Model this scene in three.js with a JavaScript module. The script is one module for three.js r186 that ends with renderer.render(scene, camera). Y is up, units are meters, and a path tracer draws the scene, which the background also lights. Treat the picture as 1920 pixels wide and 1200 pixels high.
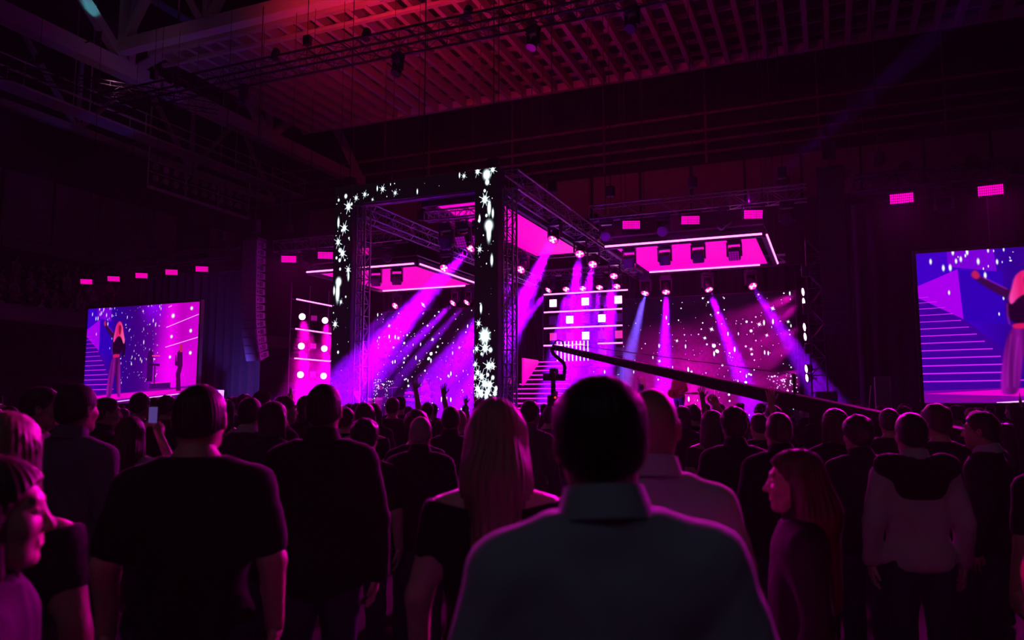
import * as THREE from 'three';
import { mergeGeometries } from 'three/addons/utils/BufferGeometryUtils.js';
import { RoundedBoxGeometry } from 'three/addons/geometries/RoundedBoxGeometry.js';
import { RectAreaLightUniformsLib } from 'three/addons/lights/RectAreaLightUniformsLib.js';

// ---------------------------------------------------------------- camera, air, exposure
RectAreaLightUniformsLib.init();
const scene = new THREE.Scene();
scene.background = new THREE.Color(0x000000);
const camera = new THREE.PerspectiveCamera(45.52, 1.6, 0.05, 200);
camera.rotation.order = 'YXZ';
camera.position.set(0, 1.7, 0);
camera.rotation.set(Math.atan(157 / 1430), THREE.MathUtils.degToRad(22.6), 0);
camera.focus = 24;
camera.userData.fStop = 2.6;
const renderer = new THREE.WebGLRenderer();
renderer.toneMapping = THREE.LinearToneMapping;
renderer.toneMappingExposure = 1.0;
renderer.shadowMap.enabled = true;
scene.fog = new THREE.FogExp2(0xffffff, 0.0012);          // stage haze in the hall

const PINK = new THREE.Color(1, 0.0, 0.5), PURPLE = new THREE.Color(0.3, 0.0, 1), WASH = new THREE.Color(1, 0.0, 0.62);
const BEAM = 430000, TOWER = 24000, PANEL = 1.6, BARLIGHT = 8, WASHLIGHT = 600;

// two added, unseen fill lamps behind the viewer for the cool light on backs
const REAR_FILL = new THREE.Color(0.62, 0.72, 0.95);
const REAR_FILL_POWER = 12;

// ---------------------------------------------------------------- helpers
let seed = 20240611;
const rnd = () => { seed = (seed + 0x6d2b79f5) | 0; let t = Math.imul(seed ^ (seed >>> 15), 1 | seed); t = (t + Math.imul(t ^ (t >>> 7), 61 | t)) ^ t; return ((t ^ (t >>> 14)) >>> 0) / 4294967296; };
const V = (x, y, z) => new THREE.Vector3(x, y, z);
const taken = new Map();
const numbered = (n) => { const k = taken.get(n) ?? 0; taken.set(n, k + 1); return k ? `${n}_${String(k).padStart(3, '0')}` : n; };
function shade(o) { o.castShadow = true; o.receiveShadow = true; return o; }
function thing(name, label, category, p = [0, 0, 0], turn = 0, group) {
  const o = new THREE.Group(); o.name = numbered(name); o.position.set(...p); o.rotation.y = turn;
  o.userData = { label, category }; if (group) o.userData.group = group;
  scene.add(o); return o;
}
function part(parent, name, geo, m, p, label) {
  const o = shade(new THREE.Mesh(geo, m)); o.name = name; if (p) o.position.set(...p);
  if (label) o.userData.label = label;
  parent.add(o); return o;
}
function struct(name, geo, m) { const o = shade(new THREE.Mesh(geo, m)); o.name = numbered(name); o.userData.kind = 'structure'; scene.add(o); return o; }
function solid(name, label, category, geo, m, p = [0, 0, 0], group) {
  const o = shade(new THREE.Mesh(geo, m)); o.name = numbered(name); o.position.set(...p); o.userData = { label, category }; if (group) o.userData.group = group; scene.add(o); return o;
}
const box = (w, h, d, x = 0, y = 0, z = 0) => new THREE.BoxGeometry(w, h, d).translate(x, y, z);
const rbox = (w, h, d, r, x = 0, y = 0, z = 0) => new RoundedBoxGeometry(w, h, d, 2, r).translate(x, y, z);
const UPV = V(0, 1, 0);
function rod(a, b, r, seg = 6, r2 = r) {
  const A = V(...a), B = V(...b), d = B.clone().sub(A), L = d.length();
  const g = new THREE.CylinderGeometry(r2, r, L, seg);
  g.applyQuaternion(new THREE.Quaternion().setFromUnitVectors(UPV, d.normalize()));
  return g.translate((A.x + B.x) / 2, (A.y + B.y) / 2, (A.z + B.z) / 2);
}
function bar(a, b, w, h) {                              // rectangular steel member from a to b
  const A = V(...a), B = V(...b), d = B.clone().sub(A), L = d.length(); d.normalize();
  const side = Math.abs(d.y) > 0.98 ? V(1, 0, 0) : V(0, 1, 0).cross(d).normalize(), up = d.clone().cross(side);
  const m = new THREE.Matrix4().makeBasis(side, up, d).setPosition(A.add(B).multiplyScalar(0.5));
  return new THREE.BoxGeometry(w, h, L).applyMatrix4(m);
}
const join = (list) => mergeGeometries(list.map((g) => (g.index ? g.toNonIndexed() : g)).map((g) => { for (const k of Object.keys(g.attributes)) if (!['position', 'normal', 'uv'].includes(k)) g.deleteAttribute(k); return g; }));
function canvas(w, h, draw) {
  const c = document.createElement('canvas'); c.width = w; c.height = h;
  draw(c.getContext('2d'), w, h);
  const t = new THREE.CanvasTexture(c); t.colorSpace = THREE.SRGBColorSpace; return t;
}
const std = (rgb, roughness = 0.7, metalness = 0, extra = {}) => new THREE.MeshStandardMaterial({ color: new THREE.Color(...rgb), roughness, metalness, ...extra });
const glow = (rgb, k) => new THREE.MeshStandardMaterial({ color: new THREE.Color(0.02, 0.02, 0.02), roughness: 0.5, emissive: new THREE.Color(...rgb), emissiveIntensity: k });
function noiseTex(size, lo, hi, cells, rep, srgb = false) {
  const d = new Uint8Array(size * size * 4), grids = cells.map(([n]) => Float32Array.from({ length: n * n }, rnd));
  for (let y = 0; y < size; y++) for (let x = 0; x < size; x++) {
    let v = 0;
    cells.forEach(([n, a], k) => {
      const fx = (x / size) * n, fy = (y / size) * n, x0 = Math.floor(fx), y0 = Math.floor(fy), u = fx - x0, w = fy - y0, g = grids[k], at = (i, j) => g[(j % n) * n + (i % n)];
      v += a * ((at(x0, y0) * (1 - u) + at(x0 + 1, y0) * u) * (1 - w) + (at(x0, y0 + 1) * (1 - u) + at(x0 + 1, y0 + 1) * u) * w);
    });
    const q = Math.round(255 * (lo + (hi - lo) * Math.min(1, v))), o = (y * size + x) * 4; d[o] = d[o + 1] = d[o + 2] = q; d[o + 3] = 255;
  }
  const t = new THREE.DataTexture(d, size, size); t.wrapS = t.wrapT = THREE.RepeatWrapping; t.magFilter = THREE.LinearFilter; t.repeat.set(rep, rep); if (srgb) t.colorSpace = THREE.SRGBColorSpace; t.needsUpdate = true; return t;
}
function areaLight(parent, w, h, color, power, p, dir, name = 'lamp') {
  const l = new THREE.RectAreaLight(color, power, w, h); l.name = name; l.position.set(...p);
  const z = V(...dir).normalize().negate(), up = Math.abs(z.y) > 0.95 ? V(0, 0, 1) : V(0, 1, 0), x = up.cross(z).normalize(), y = z.clone().cross(x);
  l.quaternion.setFromRotationMatrix(new THREE.Matrix4().makeBasis(x, y, z)); parent.add(l); return l;
}
function spot(from, to, color, power, angle, penumbra = 0.35, radius = 4) {
  const s = new THREE.SpotLight(color, power, 0, angle, penumbra, 2); s.name = 'beam'; s.position.set(...from); s.target.position.set(...to); s.castShadow = true; s.shadow.radius = radius;
  scene.add(s, s.target); return s;
}

// ---------------------------------------------------------------- materials
const grainMap = noiseTex(128, 0.75, 1, [[8, 0.4], [32, 0.35], [128, 0.25]], 1);
const cloth = noiseTex(128, 0.2, 1, [[64, 0.5], [128, 0.5]], 6);
const M = {
  floor: std([0.006, 0.0055, 0.0055], 0.95, 0, { map: noiseTex(256, 0.55, 1, [[6, 0.5], [24, 0.3], [128, 0.2]], 10) }),
  deck: std([0.004, 0.004, 0.004], 0.75, 0, { map: grainMap }),
  wall: std([0.03, 0.026, 0.024], 0.9),
  wallDark: std([0.007, 0.006, 0.006], 0.95),
  cladding: std([0.22, 0.2, 0.19], 0.85, 0, { map: grainMap }),
  roof: std([0.03, 0.027, 0.027], 0.95),
  slat: std([0.34, 0.29, 0.28], 0.8),
  steel: std([0.5, 0.47, 0.47], 0.65), railSteel: std([0.16, 0.14, 0.14], 0.6),
  alu: std([0.5, 0.5, 0.52], 0.38, 0.75),
  black: std([0.018, 0.018, 0.019], 0.5),
  blackGloss: std([0.02, 0.02, 0.022], 0.28),
  drape: std([0.012, 0.011, 0.012], 1),
  cable: std([0.06, 0.06, 0.065], 0.6, 0.3),
  speaker: std([0.16, 0.16, 0.165], 0.6),
  grille: std([0.2, 0.2, 0.2], 0.7),
  rubber: std([0.01, 0.01, 0.01], 0.9),
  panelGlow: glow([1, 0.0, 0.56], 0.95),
  barGlow: glow([1, 0.14, 0.72], 4),
  barWhite: glow([1, 0.55, 0.95], 2.6),
  stepGlow: glow([1, 0.01, 0.8], 1.25),
  lensPink: glow([1, 0.03, 0.42], 1.3),
  lensWhite: glow([1, 0.62, 0.85], 3.2),
  blinder: glow([1, 0.55, 0.85], 7),
  dimCell: glow([0.5, 0.0, 0.5], 0.5),
  sparkBlue: glow([0.35, 0.3, 1], 8),
  red: glow([1, 0.03, 0.02], 2), amber: glow([1, 0.6, 0.05], 2), green: glow([0.05, 0.9, 0.6], 0.6),
};

// ---------------------------------------------------------------- the hall
{
  const fl = struct('floor', box(66, 0.3, 92, -10, -0.15, -1), M.floor); void fl;
  struct('wall_left', box(0.5, 22, 92, -41.25, 11, -1), M.wall);
  struct('wall_right', box(0.5, 22, 92, 23.25, 11, -1), M.wallDark);
  struct('wall_rear', box(66, 22, 0.5, -10, 11, 45.25), M.wallDark);
  struct('wall_back', box(66, 22, 0.5, -10, 11, -44.25), M.wallDark);
  const wl = scene.children.find((o) => o.name === 'wall_left'), wb = scene.children.find((o) => o.name === 'wall_back');
  const lp = box(0.16, 3.7, 2.86), lower = box(0.2, 0.55, 2.92), bp = box(2.86, 2.5, 0.16), vent = new THREE.CylinderGeometry(0.34, 0.34, 0.1, 16).rotateX(Math.PI / 2);
  const glassDark = std([0.02, 0.03, 0.05], 0.15);
  for (let k = 0; k < 12; k++) {
    const z = -43 + k * 3;
    part(wl, 'wall_panel', lp, k === 1 ? glassDark : M.cladding, [-40.92, 12.55, z]);
    part(wl, 'ledge_panel', lower, M.cladding, [-40.7, 10.35, z]);
  }
  for (let k = 0; k < 17; k++) {
    const x = -32.5 + k * 3;
    part(wb, 'wall_panel', bp, M.cladding, [x, 14.2, -43.92]);
    if (k > 9) part(wb, 'round_vent', vent, M.black, [x + 0.6, 14.0, -43.8]);
  }
  const rail = rod([-39, 0, 0], [20, 0, 0], 0.09, 8);
  for (const [y, z] of [[18.3, -43.3], [17.2, -43.0], [16.55, -43.0], [16.0, -43.3]]) part(wb, 'rail', rail, M.railSteel, [0, y, z]);
  const post = rod([0, 15.4, 0], [0, 21, 0], 0.07, 6);
  for (let k = 0; k < 10; k++) part(wb, 'rail_post', post, M.railSteel, [-36 + k * 6, 0, -43.3]);
}
// roof: slab with a coffered field of slats over the stage front
{
  const roof = new THREE.Group(); roof.name = 'ceiling'; roof.userData.kind = 'structure'; scene.add(roof);
  part(roof, 'roof_slab', box(66, 0.4, 92, -10, 21.4, -1), M.roof);
  const slat = box(0.2, 0.42, 10.6), deckBoard = box(38, 0.08, 10.8);
  part(roof, 'backing_board', deckBoard, M.roof, [-8.2, 17.9, -28.8]);
  for (let k = 0; k < 46; k++) part(roof, 'slat', slat, M.slat, [-26.6 + k * 0.82, 17.1, -28.8]);
  const purlin = box(37.6, 0.16, 0.14);
  for (let k = 0; k < 9; k++) part(roof, 'purlin', purlin, M.slat, [-8.2, 17.42, -24.0 - k * 1.2]);
  const edge = box(37.8, 0.36, 0.24);
  for (const z of [-23.55, -34.1]) part(roof, 'edge_beam', edge, M.slat, [-8.2, 17.1, z]);
  part(roof, 'edge_beam', box(37.8, 0.14, 0.2), M.slat, [-8.2, 16.8, -24.3]);
  const hanger = rod([0, 17.9, 0], [0, 21.2, 0], 0.05, 5);
  for (let k = 0; k < 8; k++) for (const z of [-24, -33.6]) part(roof, 'hanger', hanger, M.steel, [-26 + k * 5.2, 0, z]);
}
// roof trusses: every member its own part
function roofTruss(label, A, B, rise, bays, w) {
  const t = thing('roof_truss', label, 'truss'), a = V(...A), b = V(...B), at = (k, up) => { const p = a.clone().lerp(b, k / bays); p.y += up; return p.toArray(); };
  part(t, 'bottom_chord', bar(at(0, 0), at(bays, 0), w, w * 1.15), M.steel);
  part(t, 'top_chord', bar(at(0, rise), at(bays, rise), w, w), M.steel);
  for (let k = 0; k < bays; k++) {
    part(t, 'diagonal', bar(at(k, 0), at(k + 0.5, rise), w * 0.62, w * 0.62), M.steel);
    part(t, 'diagonal', bar(at(k + 1, 0), at(k + 0.5, rise), w * 0.62, w * 0.62), M.steel);
    part(t, 'post', bar(at(k, 0), at(k, rise), w * 0.5, w * 0.5), M.steel);
  }
  return t;
}
roofTruss('long pale steel roof truss running back along the left side', [-28.7, 16.6, -5.3], [-28.7, 16.6, -42.5], 4.3, 4, 0.62);
roofTruss('pale steel cross truss along the near edge of the slatted ceiling', [-28.3, 17.35, -23.1], [20, 17.35, -23.1], 3.7, 10, 0.5);
roofTruss('thin dark roof truss at the far left above the stand', [-36.5, 16.2, -4], [-36.5, 16.2, -43], 4.7, 5, 0.34);
{
  const t = thing('service_catwalk', 'dark service catwalk hanging below the left roof truss', 'catwalk');
  part(t, 'walkway', box(1.1, 0.08, 34, -31.2, 14.9, -22), M.steel);
  for (const x of [-31.75, -30.65]) for (const y of [15.4, 15.95]) part(t, 'handrail', rod([x, y, -5], [x, y, -39], 0.035, 6), M.steel);
  for (let k = 0; k < 12; k++) for (const x of [-31.75, -30.65]) part(t, 'upright', rod([x, 14.9, -5 - k * 3.09], [x, k % 3 ? 16 : 21.2, -5 - k * 3.09], 0.03, 5), M.steel);
}
// ---------------------------------------------------------------- rigging
function latticeTruss(name, label, category, A, B, s, opt = {}) {
  const t = thing(name, label, category, A, 0, opt.group), b = V(...B).sub(V(...A)), L = b.length(), d = b.clone().normalize();
  const side = Math.abs(d.y) > 0.9 ? V(1, 0, 0) : V(0, 1, 0).cross(d).normalize(), up = d.clone().cross(side), h = s / 2, m = opt.m ?? M.alu;
  const pt = (i, j, k) => side.clone().multiplyScalar(i * h).add(up.clone().multiplyScalar(j * h)).add(d.clone().multiplyScalar(k)).toArray();
  for (const [i, j] of [[-1, -1], [1, -1], [-1, 1], [1, 1]]) part(t, 'chord', rod(pt(i, j, 0), pt(i, j, L), opt.r ?? 0.026, 6), m);
  const n = Math.max(2, Math.round(L / (s * 1.25))), step = L / n, web = [];
  for (let k = 0; k < n; k++) {
    const u = k * step, v = u + step, f = k % 2 ? 1 : -1;
    for (const j of [-1, 1]) web.push(rod(pt(-f, j, u), pt(f, j, v), 0.012, 4));
    for (const i of [-1, 1]) web.push(rod(pt(i, -f, u), pt(i, f, v), 0.012, 4));
    for (const [p, q] of [[pt(-1, -1, u), pt(1, -1, u)], [pt(-1, 1, u), pt(1, 1, u)], [pt(-1, -1, u), pt(-1, 1, u)], [pt(1, -1, u), pt(1, 1, u)]]) web.push(rod(p, q, 0.012, 4));
  }
  const lat = part(t, 'lattice', join(web), m); lat.userData.kind = 'stuff';
  for (const k of opt.cables ?? []) {
    const p = V(...pt(0, 1, L * k)), top = (opt.top ?? 16.88) - A[1];
    part(t, 'hoist_chain', rod(p.toArray(), [p.x, top, p.z], 0.014, 4), M.cable);
    if (opt.motor !== false) part(t, 'hoist_motor', rbox(0.26, 0.34, 0.2, 0.04, p.x, p.y + 0.45, p.z), M.black);
  }
  return t;
}
const yokeGeo = join([rbox(0.05, 0.42, 0.14, 0.02, -0.2, 0.13, 0), rbox(0.05, 0.42, 0.14, 0.02, 0.2, 0.13, 0), rbox(0.45, 0.06, 0.2, 0.02, 0, 0.32, 0)]);
const baseGeo = join([rbox(0.4, 0.14, 0.28, 0.03, 0, 0.43, 0), box(0.3, 0.02, 0.18, 0, 0.36, 0)]);
const headGeo = new THREE.LatheGeometry([[0, -0.22], [0.08, -0.22], [0.125, -0.17], [0.14, -0.05], [0.15, 0.08], [0.165, 0.14], [0.168, 0.19], [0.15, 0.195]].map((p) => new THREE.Vector2(...p)), 20).rotateX(Math.PI / 2);
const lensGeo = new THREE.CircleGeometry(0.152, 16).translate(0, 0, 0.19);
const cellGeo = join([[0, 0], [0.085, 0.02], [-0.08, -0.015], [0.015, 0.088], [-0.02, -0.085]].map(([x, y]) => new THREE.CircleGeometry(0.036, 7).translate(x, y, 0.197)));
const squareHeadGeo = join([rbox(0.34, 0.34, 0.26, 0.03, 0, 0, 0), rbox(0.26, 0.26, 0.12, 0.03, 0, 0, -0.17)]);
const gridCells = join(Array.from({ length: 16 }, (_, k) => box(0.058, 0.058, 0.012, (k % 4 - 1.5) * 0.075, (Math.floor(k / 4) - 1.5) * 0.075, 0.132)));
const clampGeo = (d) => join([box(0.05, d, 0.05, -0.1, 0.5 + d / 2, 0), box(0.05, d, 0.05, 0.1, 0.5 + d / 2, 0), rod([-0.1, 0.5 + d, -0.05], [-0.1, 0.5 + d, 0.05], 0.05, 8), rod([0.1, 0.5 + d, -0.05], [0.1, 0.5 + d, 0.05], 0.05, 8)]);
// lit: 'beam' draws a coloured shaft in the haze, 'face' only glows, undefined is off
function movingHead(label, p, to, { lit, color = PURPLE, power = BEAM, angle = 0.085, drop = 0.12, square = false, group, soft = 5 } = {}) {
  const d = V(...to).sub(V(...p)).normalize(), t = thing('moving_head', label, 'stage light', p, Math.atan2(d.x, d.z), group);
  part(t, 'base', baseGeo, M.black); part(t, 'yoke', yokeGeo, M.blackGloss); part(t, 'clamp', clampGeo(drop), M.alu);
  const h = part(t, 'head', square ? squareHeadGeo : headGeo, M.blackGloss); h.rotation.x = -Math.asin(d.y);
  if (square) part(h, 'led_matrix', gridCells, lit ? M.dimCell : M.black);
  else { part(h, 'lens_light', lensGeo, lit ? M.lensPink : M.blackGloss); if (lit) part(h, 'led_cells', cellGeo, M.lensWhite); }
  if (lit === 'beam') spot(V(...p).addScaledVector(d, 0.26).toArray(), to, color, power, angle, 0.3, soft);
  return t;
}
const washFaceTex = canvas(128, 48, (c, w, h) => { c.fillStyle = '#000'; c.fillRect(0, 0, w, h); c.fillStyle = '#fff'; for (let i = 0; i < 12; i++) for (let j = 0; j < 4; j++) c.fillRect(i * w / 12 + 1, j * h / 4 + 1, w / 12 - 2, h / 4 - 2); });
const washFace = new THREE.MeshStandardMaterial({ color: 0x050505, emissive: new THREE.Color(1, 0.0, 0.48), emissiveMap: washFaceTex, emissiveIntensity: 1.5 });
const washBody = join([rbox(0.6, 0.3, 0.12, 0.02, 0, 0, -0.07), box(0.6, 0.02, 0.14, 0, 0.16, 0.0), box(0.03, 0.3, 0.04, -0.32, 0.1, -0.05), box(0.03, 0.3, 0.04, 0.32, 0.1, -0.05), box(0.67, 0.04, 0.04, 0, 0.26, -0.05)]);
const aims = [[-3.2, -7], [-1.3, -3.4], [-0.3, -2.1], [-6.2, -7.2], [-4.2, -4.2], [-2.2, -2.6], [-8, -9, 0.12], [-6, -5, 0.12], [-4, -3.2, 0.12], [-5, -9, 0.12], [-1.6, -1.2, 0.1], [0.2, -3.6], [1.3, -6]];
function washPanel(label, p, face, { drop = 0.3, group, power = WASHLIGHT, s = 1 } = {}) {
  const d = V(...face).normalize(), t = thing('wash_light', label, 'stage light', p, Math.atan2(d.x, d.z), group);
  const b = part(t, 'housing', washBody, M.black); b.rotation.x = -Math.asin(d.y); b.scale.setScalar(s);
  part(b, 'light_face', new THREE.PlaneGeometry(0.54, 0.25), washFace, [0, 0, -0.006]);
  part(t, 'clamp', join([box(0.04, drop, 0.04, 0, 0.24 + drop / 2, -0.05), rod([0, 0.24 + drop, -0.1], [0, 0.24 + drop, 0.0], 0.045, 8)]), M.alu);
  const q = aims.shift();                                // part of the crowd that this wash is focused on
  spot(V(...p).addScaledVector(V(q[0] - p[0], 1.5 - p[1], q[1] - p[2]).normalize(), 0.12).toArray(), [q[0], 1.5, q[1]], WASH, power * (q[2] ?? 1), 0.15, 0.5, 6);
  return t;
}
// glowing strip from a to b with a dark backing profile; returns nothing, adds parts to t (coordinates relative to t)
function ledStrip(t, a, b, out, m = M.barGlow, light = BARLIGHT, r = 0.032) {
  const n = V(...out).normalize(), A = V(...a), B = V(...b), L = A.distanceTo(B), mid = A.clone().lerp(B, 0.5);
  const back = part(t, 'strip_profile', bar(A.clone().addScaledVector(n, -0.05).toArray(), B.clone().addScaledVector(n, -0.05).toArray(), 0.07, 0.07), M.black);
  part(back, 'light_tube', rod(a, b, r, 5), m);
  if (light) {
    const d = B.clone().sub(A).normalize(), z = n.clone().negate(), y = z.clone().cross(d).normalize(), l = new THREE.RectAreaLight(WASH, light, L, 0.06);
    l.name = 'lamp'; l.quaternion.setFromRotationMatrix(new THREE.Matrix4().makeBasis(d, y, d.clone().cross(y).normalize())); l.position.copy(mid.addScaledVector(n, 0.05)); t.add(l);
  }
}
// rig truss under the roof with house movers; its red floods colour the slats
latticeTruss('rigging_truss', 'long black rigging truss hung just below the slatted ceiling', 'truss', [-25, 12.9, -19.6], [9, 12.9, -19.6], 0.55, { m: M.black, r: 0.04, cables: [0.08, 0.28, 0.5, 0.72, 0.92], top: 17.6 });
latticeTruss('rigging_truss', 'short black rigging truss crossing the cyan lit roof corner', 'truss', [-27.5, 13.7, -17], [-22.5, 13.7, -23], 0.45, { m: M.black, cables: [0.2, 0.8], top: 16.7 });
for (const [x, lab] of [[-18.1, 'dark moving light under the rigging truss nearest the left roof truss'], [-12.0, 'dark moving light under the rigging truss above the starry header'], [-7.5, 'dark moving light hanging in the middle of the rigging truss'], [-4.6, 'glossy moving light on the rigging truss at the top edge of the view']])
  movingHead(lab, [x, 12.02, -19.6], [x - 1.5, 5, -16], { drop: 0.1, group: 'moving lights under the ceiling' });
for (const [x, zt, c, pw] of [[-16.8, -25.5, [1, 0.02, 0.05], 85], [-13.2, -25, [1, 0.01, 0.06], 110], [-9.6, -26, [1, 0.01, 0.09], 65], [-5, -27.5, [1, 0.0, 0.12], 30]]) {
  const t = thing('red_flood', `red flood lamp on top of the rigging truss, ${x < -16 ? 'leftmost of four' : x < -13 ? 'second from the left' : x < -9 ? 'third from the left' : 'rightmost of four'}`, 'stage light', [x, 13.24, -19.6]);
  part(t, 'foot', box(0.2, 0.08, 0.2), M.black); const b = part(t, 'can', new THREE.CylinderGeometry(0.13, 0.1, 0.26, 14), M.black, [0, 0.2, 0]); b.rotation.x = -0.6;
  part(b, 'lens_light', new THREE.CylinderGeometry(0.11, 0.11, 0.01, 14), glow(c, 1.2), [0, 0.13, 0]);
  spot([x, 13.7, -19.75], [x - 0.3, 17, zt], new THREE.Color(...c), pw, 0.85, 0.9, 5);
}
{
  const t = thing('cyan_flood', 'small cyan flood lamp clamped beside the left roof truss', 'stage light', [-27.6, 17.0, -21.4]);
  part(t, 'yoke', join([box(0.03, 0.3, 0.05, -0.13, 0, 0), box(0.03, 0.3, 0.05, 0.13, 0, 0), box(0.29, 0.03, 0.05, 0, -0.15, 0), box(0.8, 0.04, 0.04, -0.45, -0.17, 0)]), M.black);
  const b = part(t, 'can', new THREE.CylinderGeometry(0.11, 0.09, 0.24, 14), M.black); b.rotation.z = 0.5;
  part(b, 'lens_light', new THREE.CylinderGeometry(0.09, 0.09, 0.01, 14), glow([0.1, 0.8, 0.9], 1), [0, 0.12, 0]);
  spot([-27.75, 17.25, -21.4], [-28.7, 19.6, -21.9], new THREE.Color(0.15, 0.85, 1), 7, 0.35, 0.4, 2);
}
for (const [x, y, z, to, w] of [[-24.6, 13.24, -19.6, [-28.6, 16.8, -26], 'the one nearer the left roof truss'], [-21.5, 13.24, -19.6, [-21, 17.4, -23.1], 'left end of the long rigging truss']]) {  // added floods that replace stage and house spill on the roof steel
  const t = thing('added_spill_flood', `added pale pink fill lamp in place of spill light on the roof steel, ${w}`, 'stage light', [x, y, z]);
  part(t, 'foot', box(0.2, 0.08, 0.2), M.black); const b = part(t, 'can', new THREE.CylinderGeometry(0.11, 0.09, 0.24, 14), M.black, [0, 0.2, 0]); b.rotation.x = -0.5;
  part(b, 'lens_light', new THREE.CircleGeometry(0.09, 14).rotateX(-Math.PI / 2), glow([1, 0.4, 0.8], 0.8), [0, 0.125, 0]);
  spot([x, y + 0.42, z - 0.1], to, new THREE.Color(1, 0.3, 0.72), x < -23 ? 5 : 1.6, 0.95, 0.9, 5);
}
{ // rack of switched-off lamps under the left roof truss
  const t = thing('lamp_rack', 'long hanging rack with two rows of unlit round lamps', 'lamp rack', [-32.0, 12.9, -31.8]), L = 7.4;
  part(t, 'lower_rail', box(0.16, 0.16, L, 0, -0.1, 0), M.steel);
  for (const y of [0.75, 1.35]) part(t, 'rail', rod([0, y, -L / 2], [0, y, L / 2], 0.03, 6), M.steel);
  for (const z of [-L / 2, -1.2, 1.2, L / 2]) part(t, 'upright', rod([0, -0.1, z], [0, z === -L / 2 || z === L / 2 ? 8.32 : 1.35, z], 0.035, 6), M.steel);
  const can = new THREE.LatheGeometry([[0, -0.2], [0.1, -0.18], [0.17, 0], [0.2, 0.08], [0.17, 0.06], [0, 0.0]].map((p) => new THREE.Vector2(...p)), 14).rotateZ(-Math.PI / 2);
  const face = std([0.75, 0.75, 0.75], 0.25, 0.6);
  for (let r = 0; r < 2; r++) for (let k = 0; k < 11; k++) part(t, 'lamp', can, face, [0.08, 0.42 + r * 0.62, -L / 2 + 0.35 + k * 0.67]);
}
// ---------------------------------------------------------------- stage platform and thrust
{
  const t = thing('stage', 'black stage platform with a short thrust under the starry portal', 'stage', [0, 0, 0]);
  part(t, 'main_deck', box(20.6, 0.16, 12.2, -9.7, 0.92, -26.6), M.deck);
  part(t, 'front_skirt', box(20.4, 0.84, 0.05, -9.7, 0.42, -20.6), M.drape);
  part(t, 'thrust_deck', box(5.4, 0.16, 4.3, -9.75, 0.92, -18.4), M.deck);
  for (const x of [-12.42, -7.08]) part(t, 'thrust_skirt', box(0.05, 0.84, 4.2, x, 0.42, -18.4), M.drape);
  part(t, 'thrust_front', box(5.3, 0.84, 0.05, -9.75, 0.42, -16.3), M.drape);
}
// curtains: real folds
function curtain(label, x0, x1, y0, y1, z, pitch = 0.42, amp = 0.11) {
  const n = Math.round((x1 - x0) / pitch) * 8, pos = [], uv = [], idx = [];
  for (let i = 0; i <= n; i++) { const u = i / n, x = x0 + (x1 - x0) * u, zz = amp * Math.sin(u * (x1 - x0) / pitch * Math.PI * 2) * (0.7 + 0.3 * Math.sin(u * 37)); for (const y of [y0, y1]) { pos.push(x, y, zz); uv.push(x, y); } }
  for (let i = 0; i < n; i++) { const a = i * 2; idx.push(a, a + 2, a + 1, a + 1, a + 2, a + 3); }
  const g = new THREE.BufferGeometry(); g.setAttribute('position', new THREE.Float32BufferAttribute(pos, 3)); g.setAttribute('uv', new THREE.Float32BufferAttribute(uv, 2)); g.setIndex(idx); g.computeVertexNormals();
  const t = thing('stage_curtain', label, 'curtain', [0, 0, z]);
  part(t, 'fabric', g, new THREE.MeshStandardMaterial({ color: M.drape.color, roughness: 1, side: THREE.DoubleSide }));
  part(t, 'batten', rod([x0, y1 + 0.03, 0], [x1, y1 + 0.03, 0], 0.04, 6), M.black);
  for (const x of [x0 + 0.4, (x0 + x1) / 2, x1 - 0.4]) part(t, 'suspension_cable', rod([x, y1 + 0.03, 0], [x, 16.88, 0], 0.012, 4), M.cable);
}
curtain('black curtain hanging behind the left video screen', -27.9, -20.15, 0, 6.9, -23.3);
curtain('black curtain hanging behind the right video screen', 0.75, 11.5, 0, 7.3, -23.3);
curtain('wide black curtain closing the back of the stage', -21, 1.5, 0, 7.4, -33.2);

// ---------------------------------------------------------------- portal with starry faces
function star(c, x, y, s, kind) {
  const g = c.createRadialGradient(x, y, 0, x, y, s * 1.7); g.addColorStop(0, 'rgba(255,255,255,1)'); g.addColorStop(0.45, 'rgba(245,255,255,0.95)'); g.addColorStop(1, 'rgba(150,190,200,0)');
  c.fillStyle = g; c.save(); c.translate(x, y);
  if (kind === 1) { c.scale(0.75, 2.3); }
  c.translate(-x, -y); c.beginPath(); c.arc(x, y, s * 1.7, 0, 7); c.fill(); c.restore();
  if (kind === 2) {
    c.lineCap = 'round';
    for (let k = 0; k < 8; k++) { const a = (k * Math.PI) / 4 + 0.4, l = Math.min(s * (k % 2 ? 2.2 : 3.3), 34); c.strokeStyle = 'rgba(225,245,250,0.85)'; c.lineWidth = Math.max(0.8, s * 0.22); c.beginPath(); c.moveTo(x, y); c.lineTo(x + Math.cos(a) * l, y + Math.sin(a) * l); c.stroke(); }
  }
}
const COLR = [[11,992,6,2],[52,975,13],[54,945,7],[78,992,6,2],[43,913,4],[44,879,9,2],[63,844,8,1],[21,807,4,1],[19,799,4],[51,816,4],[79,822,5,1],[62,776,14],[62,749,10,1],[22,688,5,2],[75,643,6,1],[38,741,2],[52,631,2],[29,462,5,1],[46,358,16,2],[48,312,9,2],[71,305,6],[19,406,5,2],[11,311,5,2],[33,291,4],[63,245,8,2],[33,207,7,2],[16,222,6,2],[46,181,8,2],[68,176,8,2],[16,162,7,2],[29,147,7,2],[56,147,7,2],[8,129,5,2],[33,139,6],[63,155,6],[6,253,5,2]];
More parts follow.
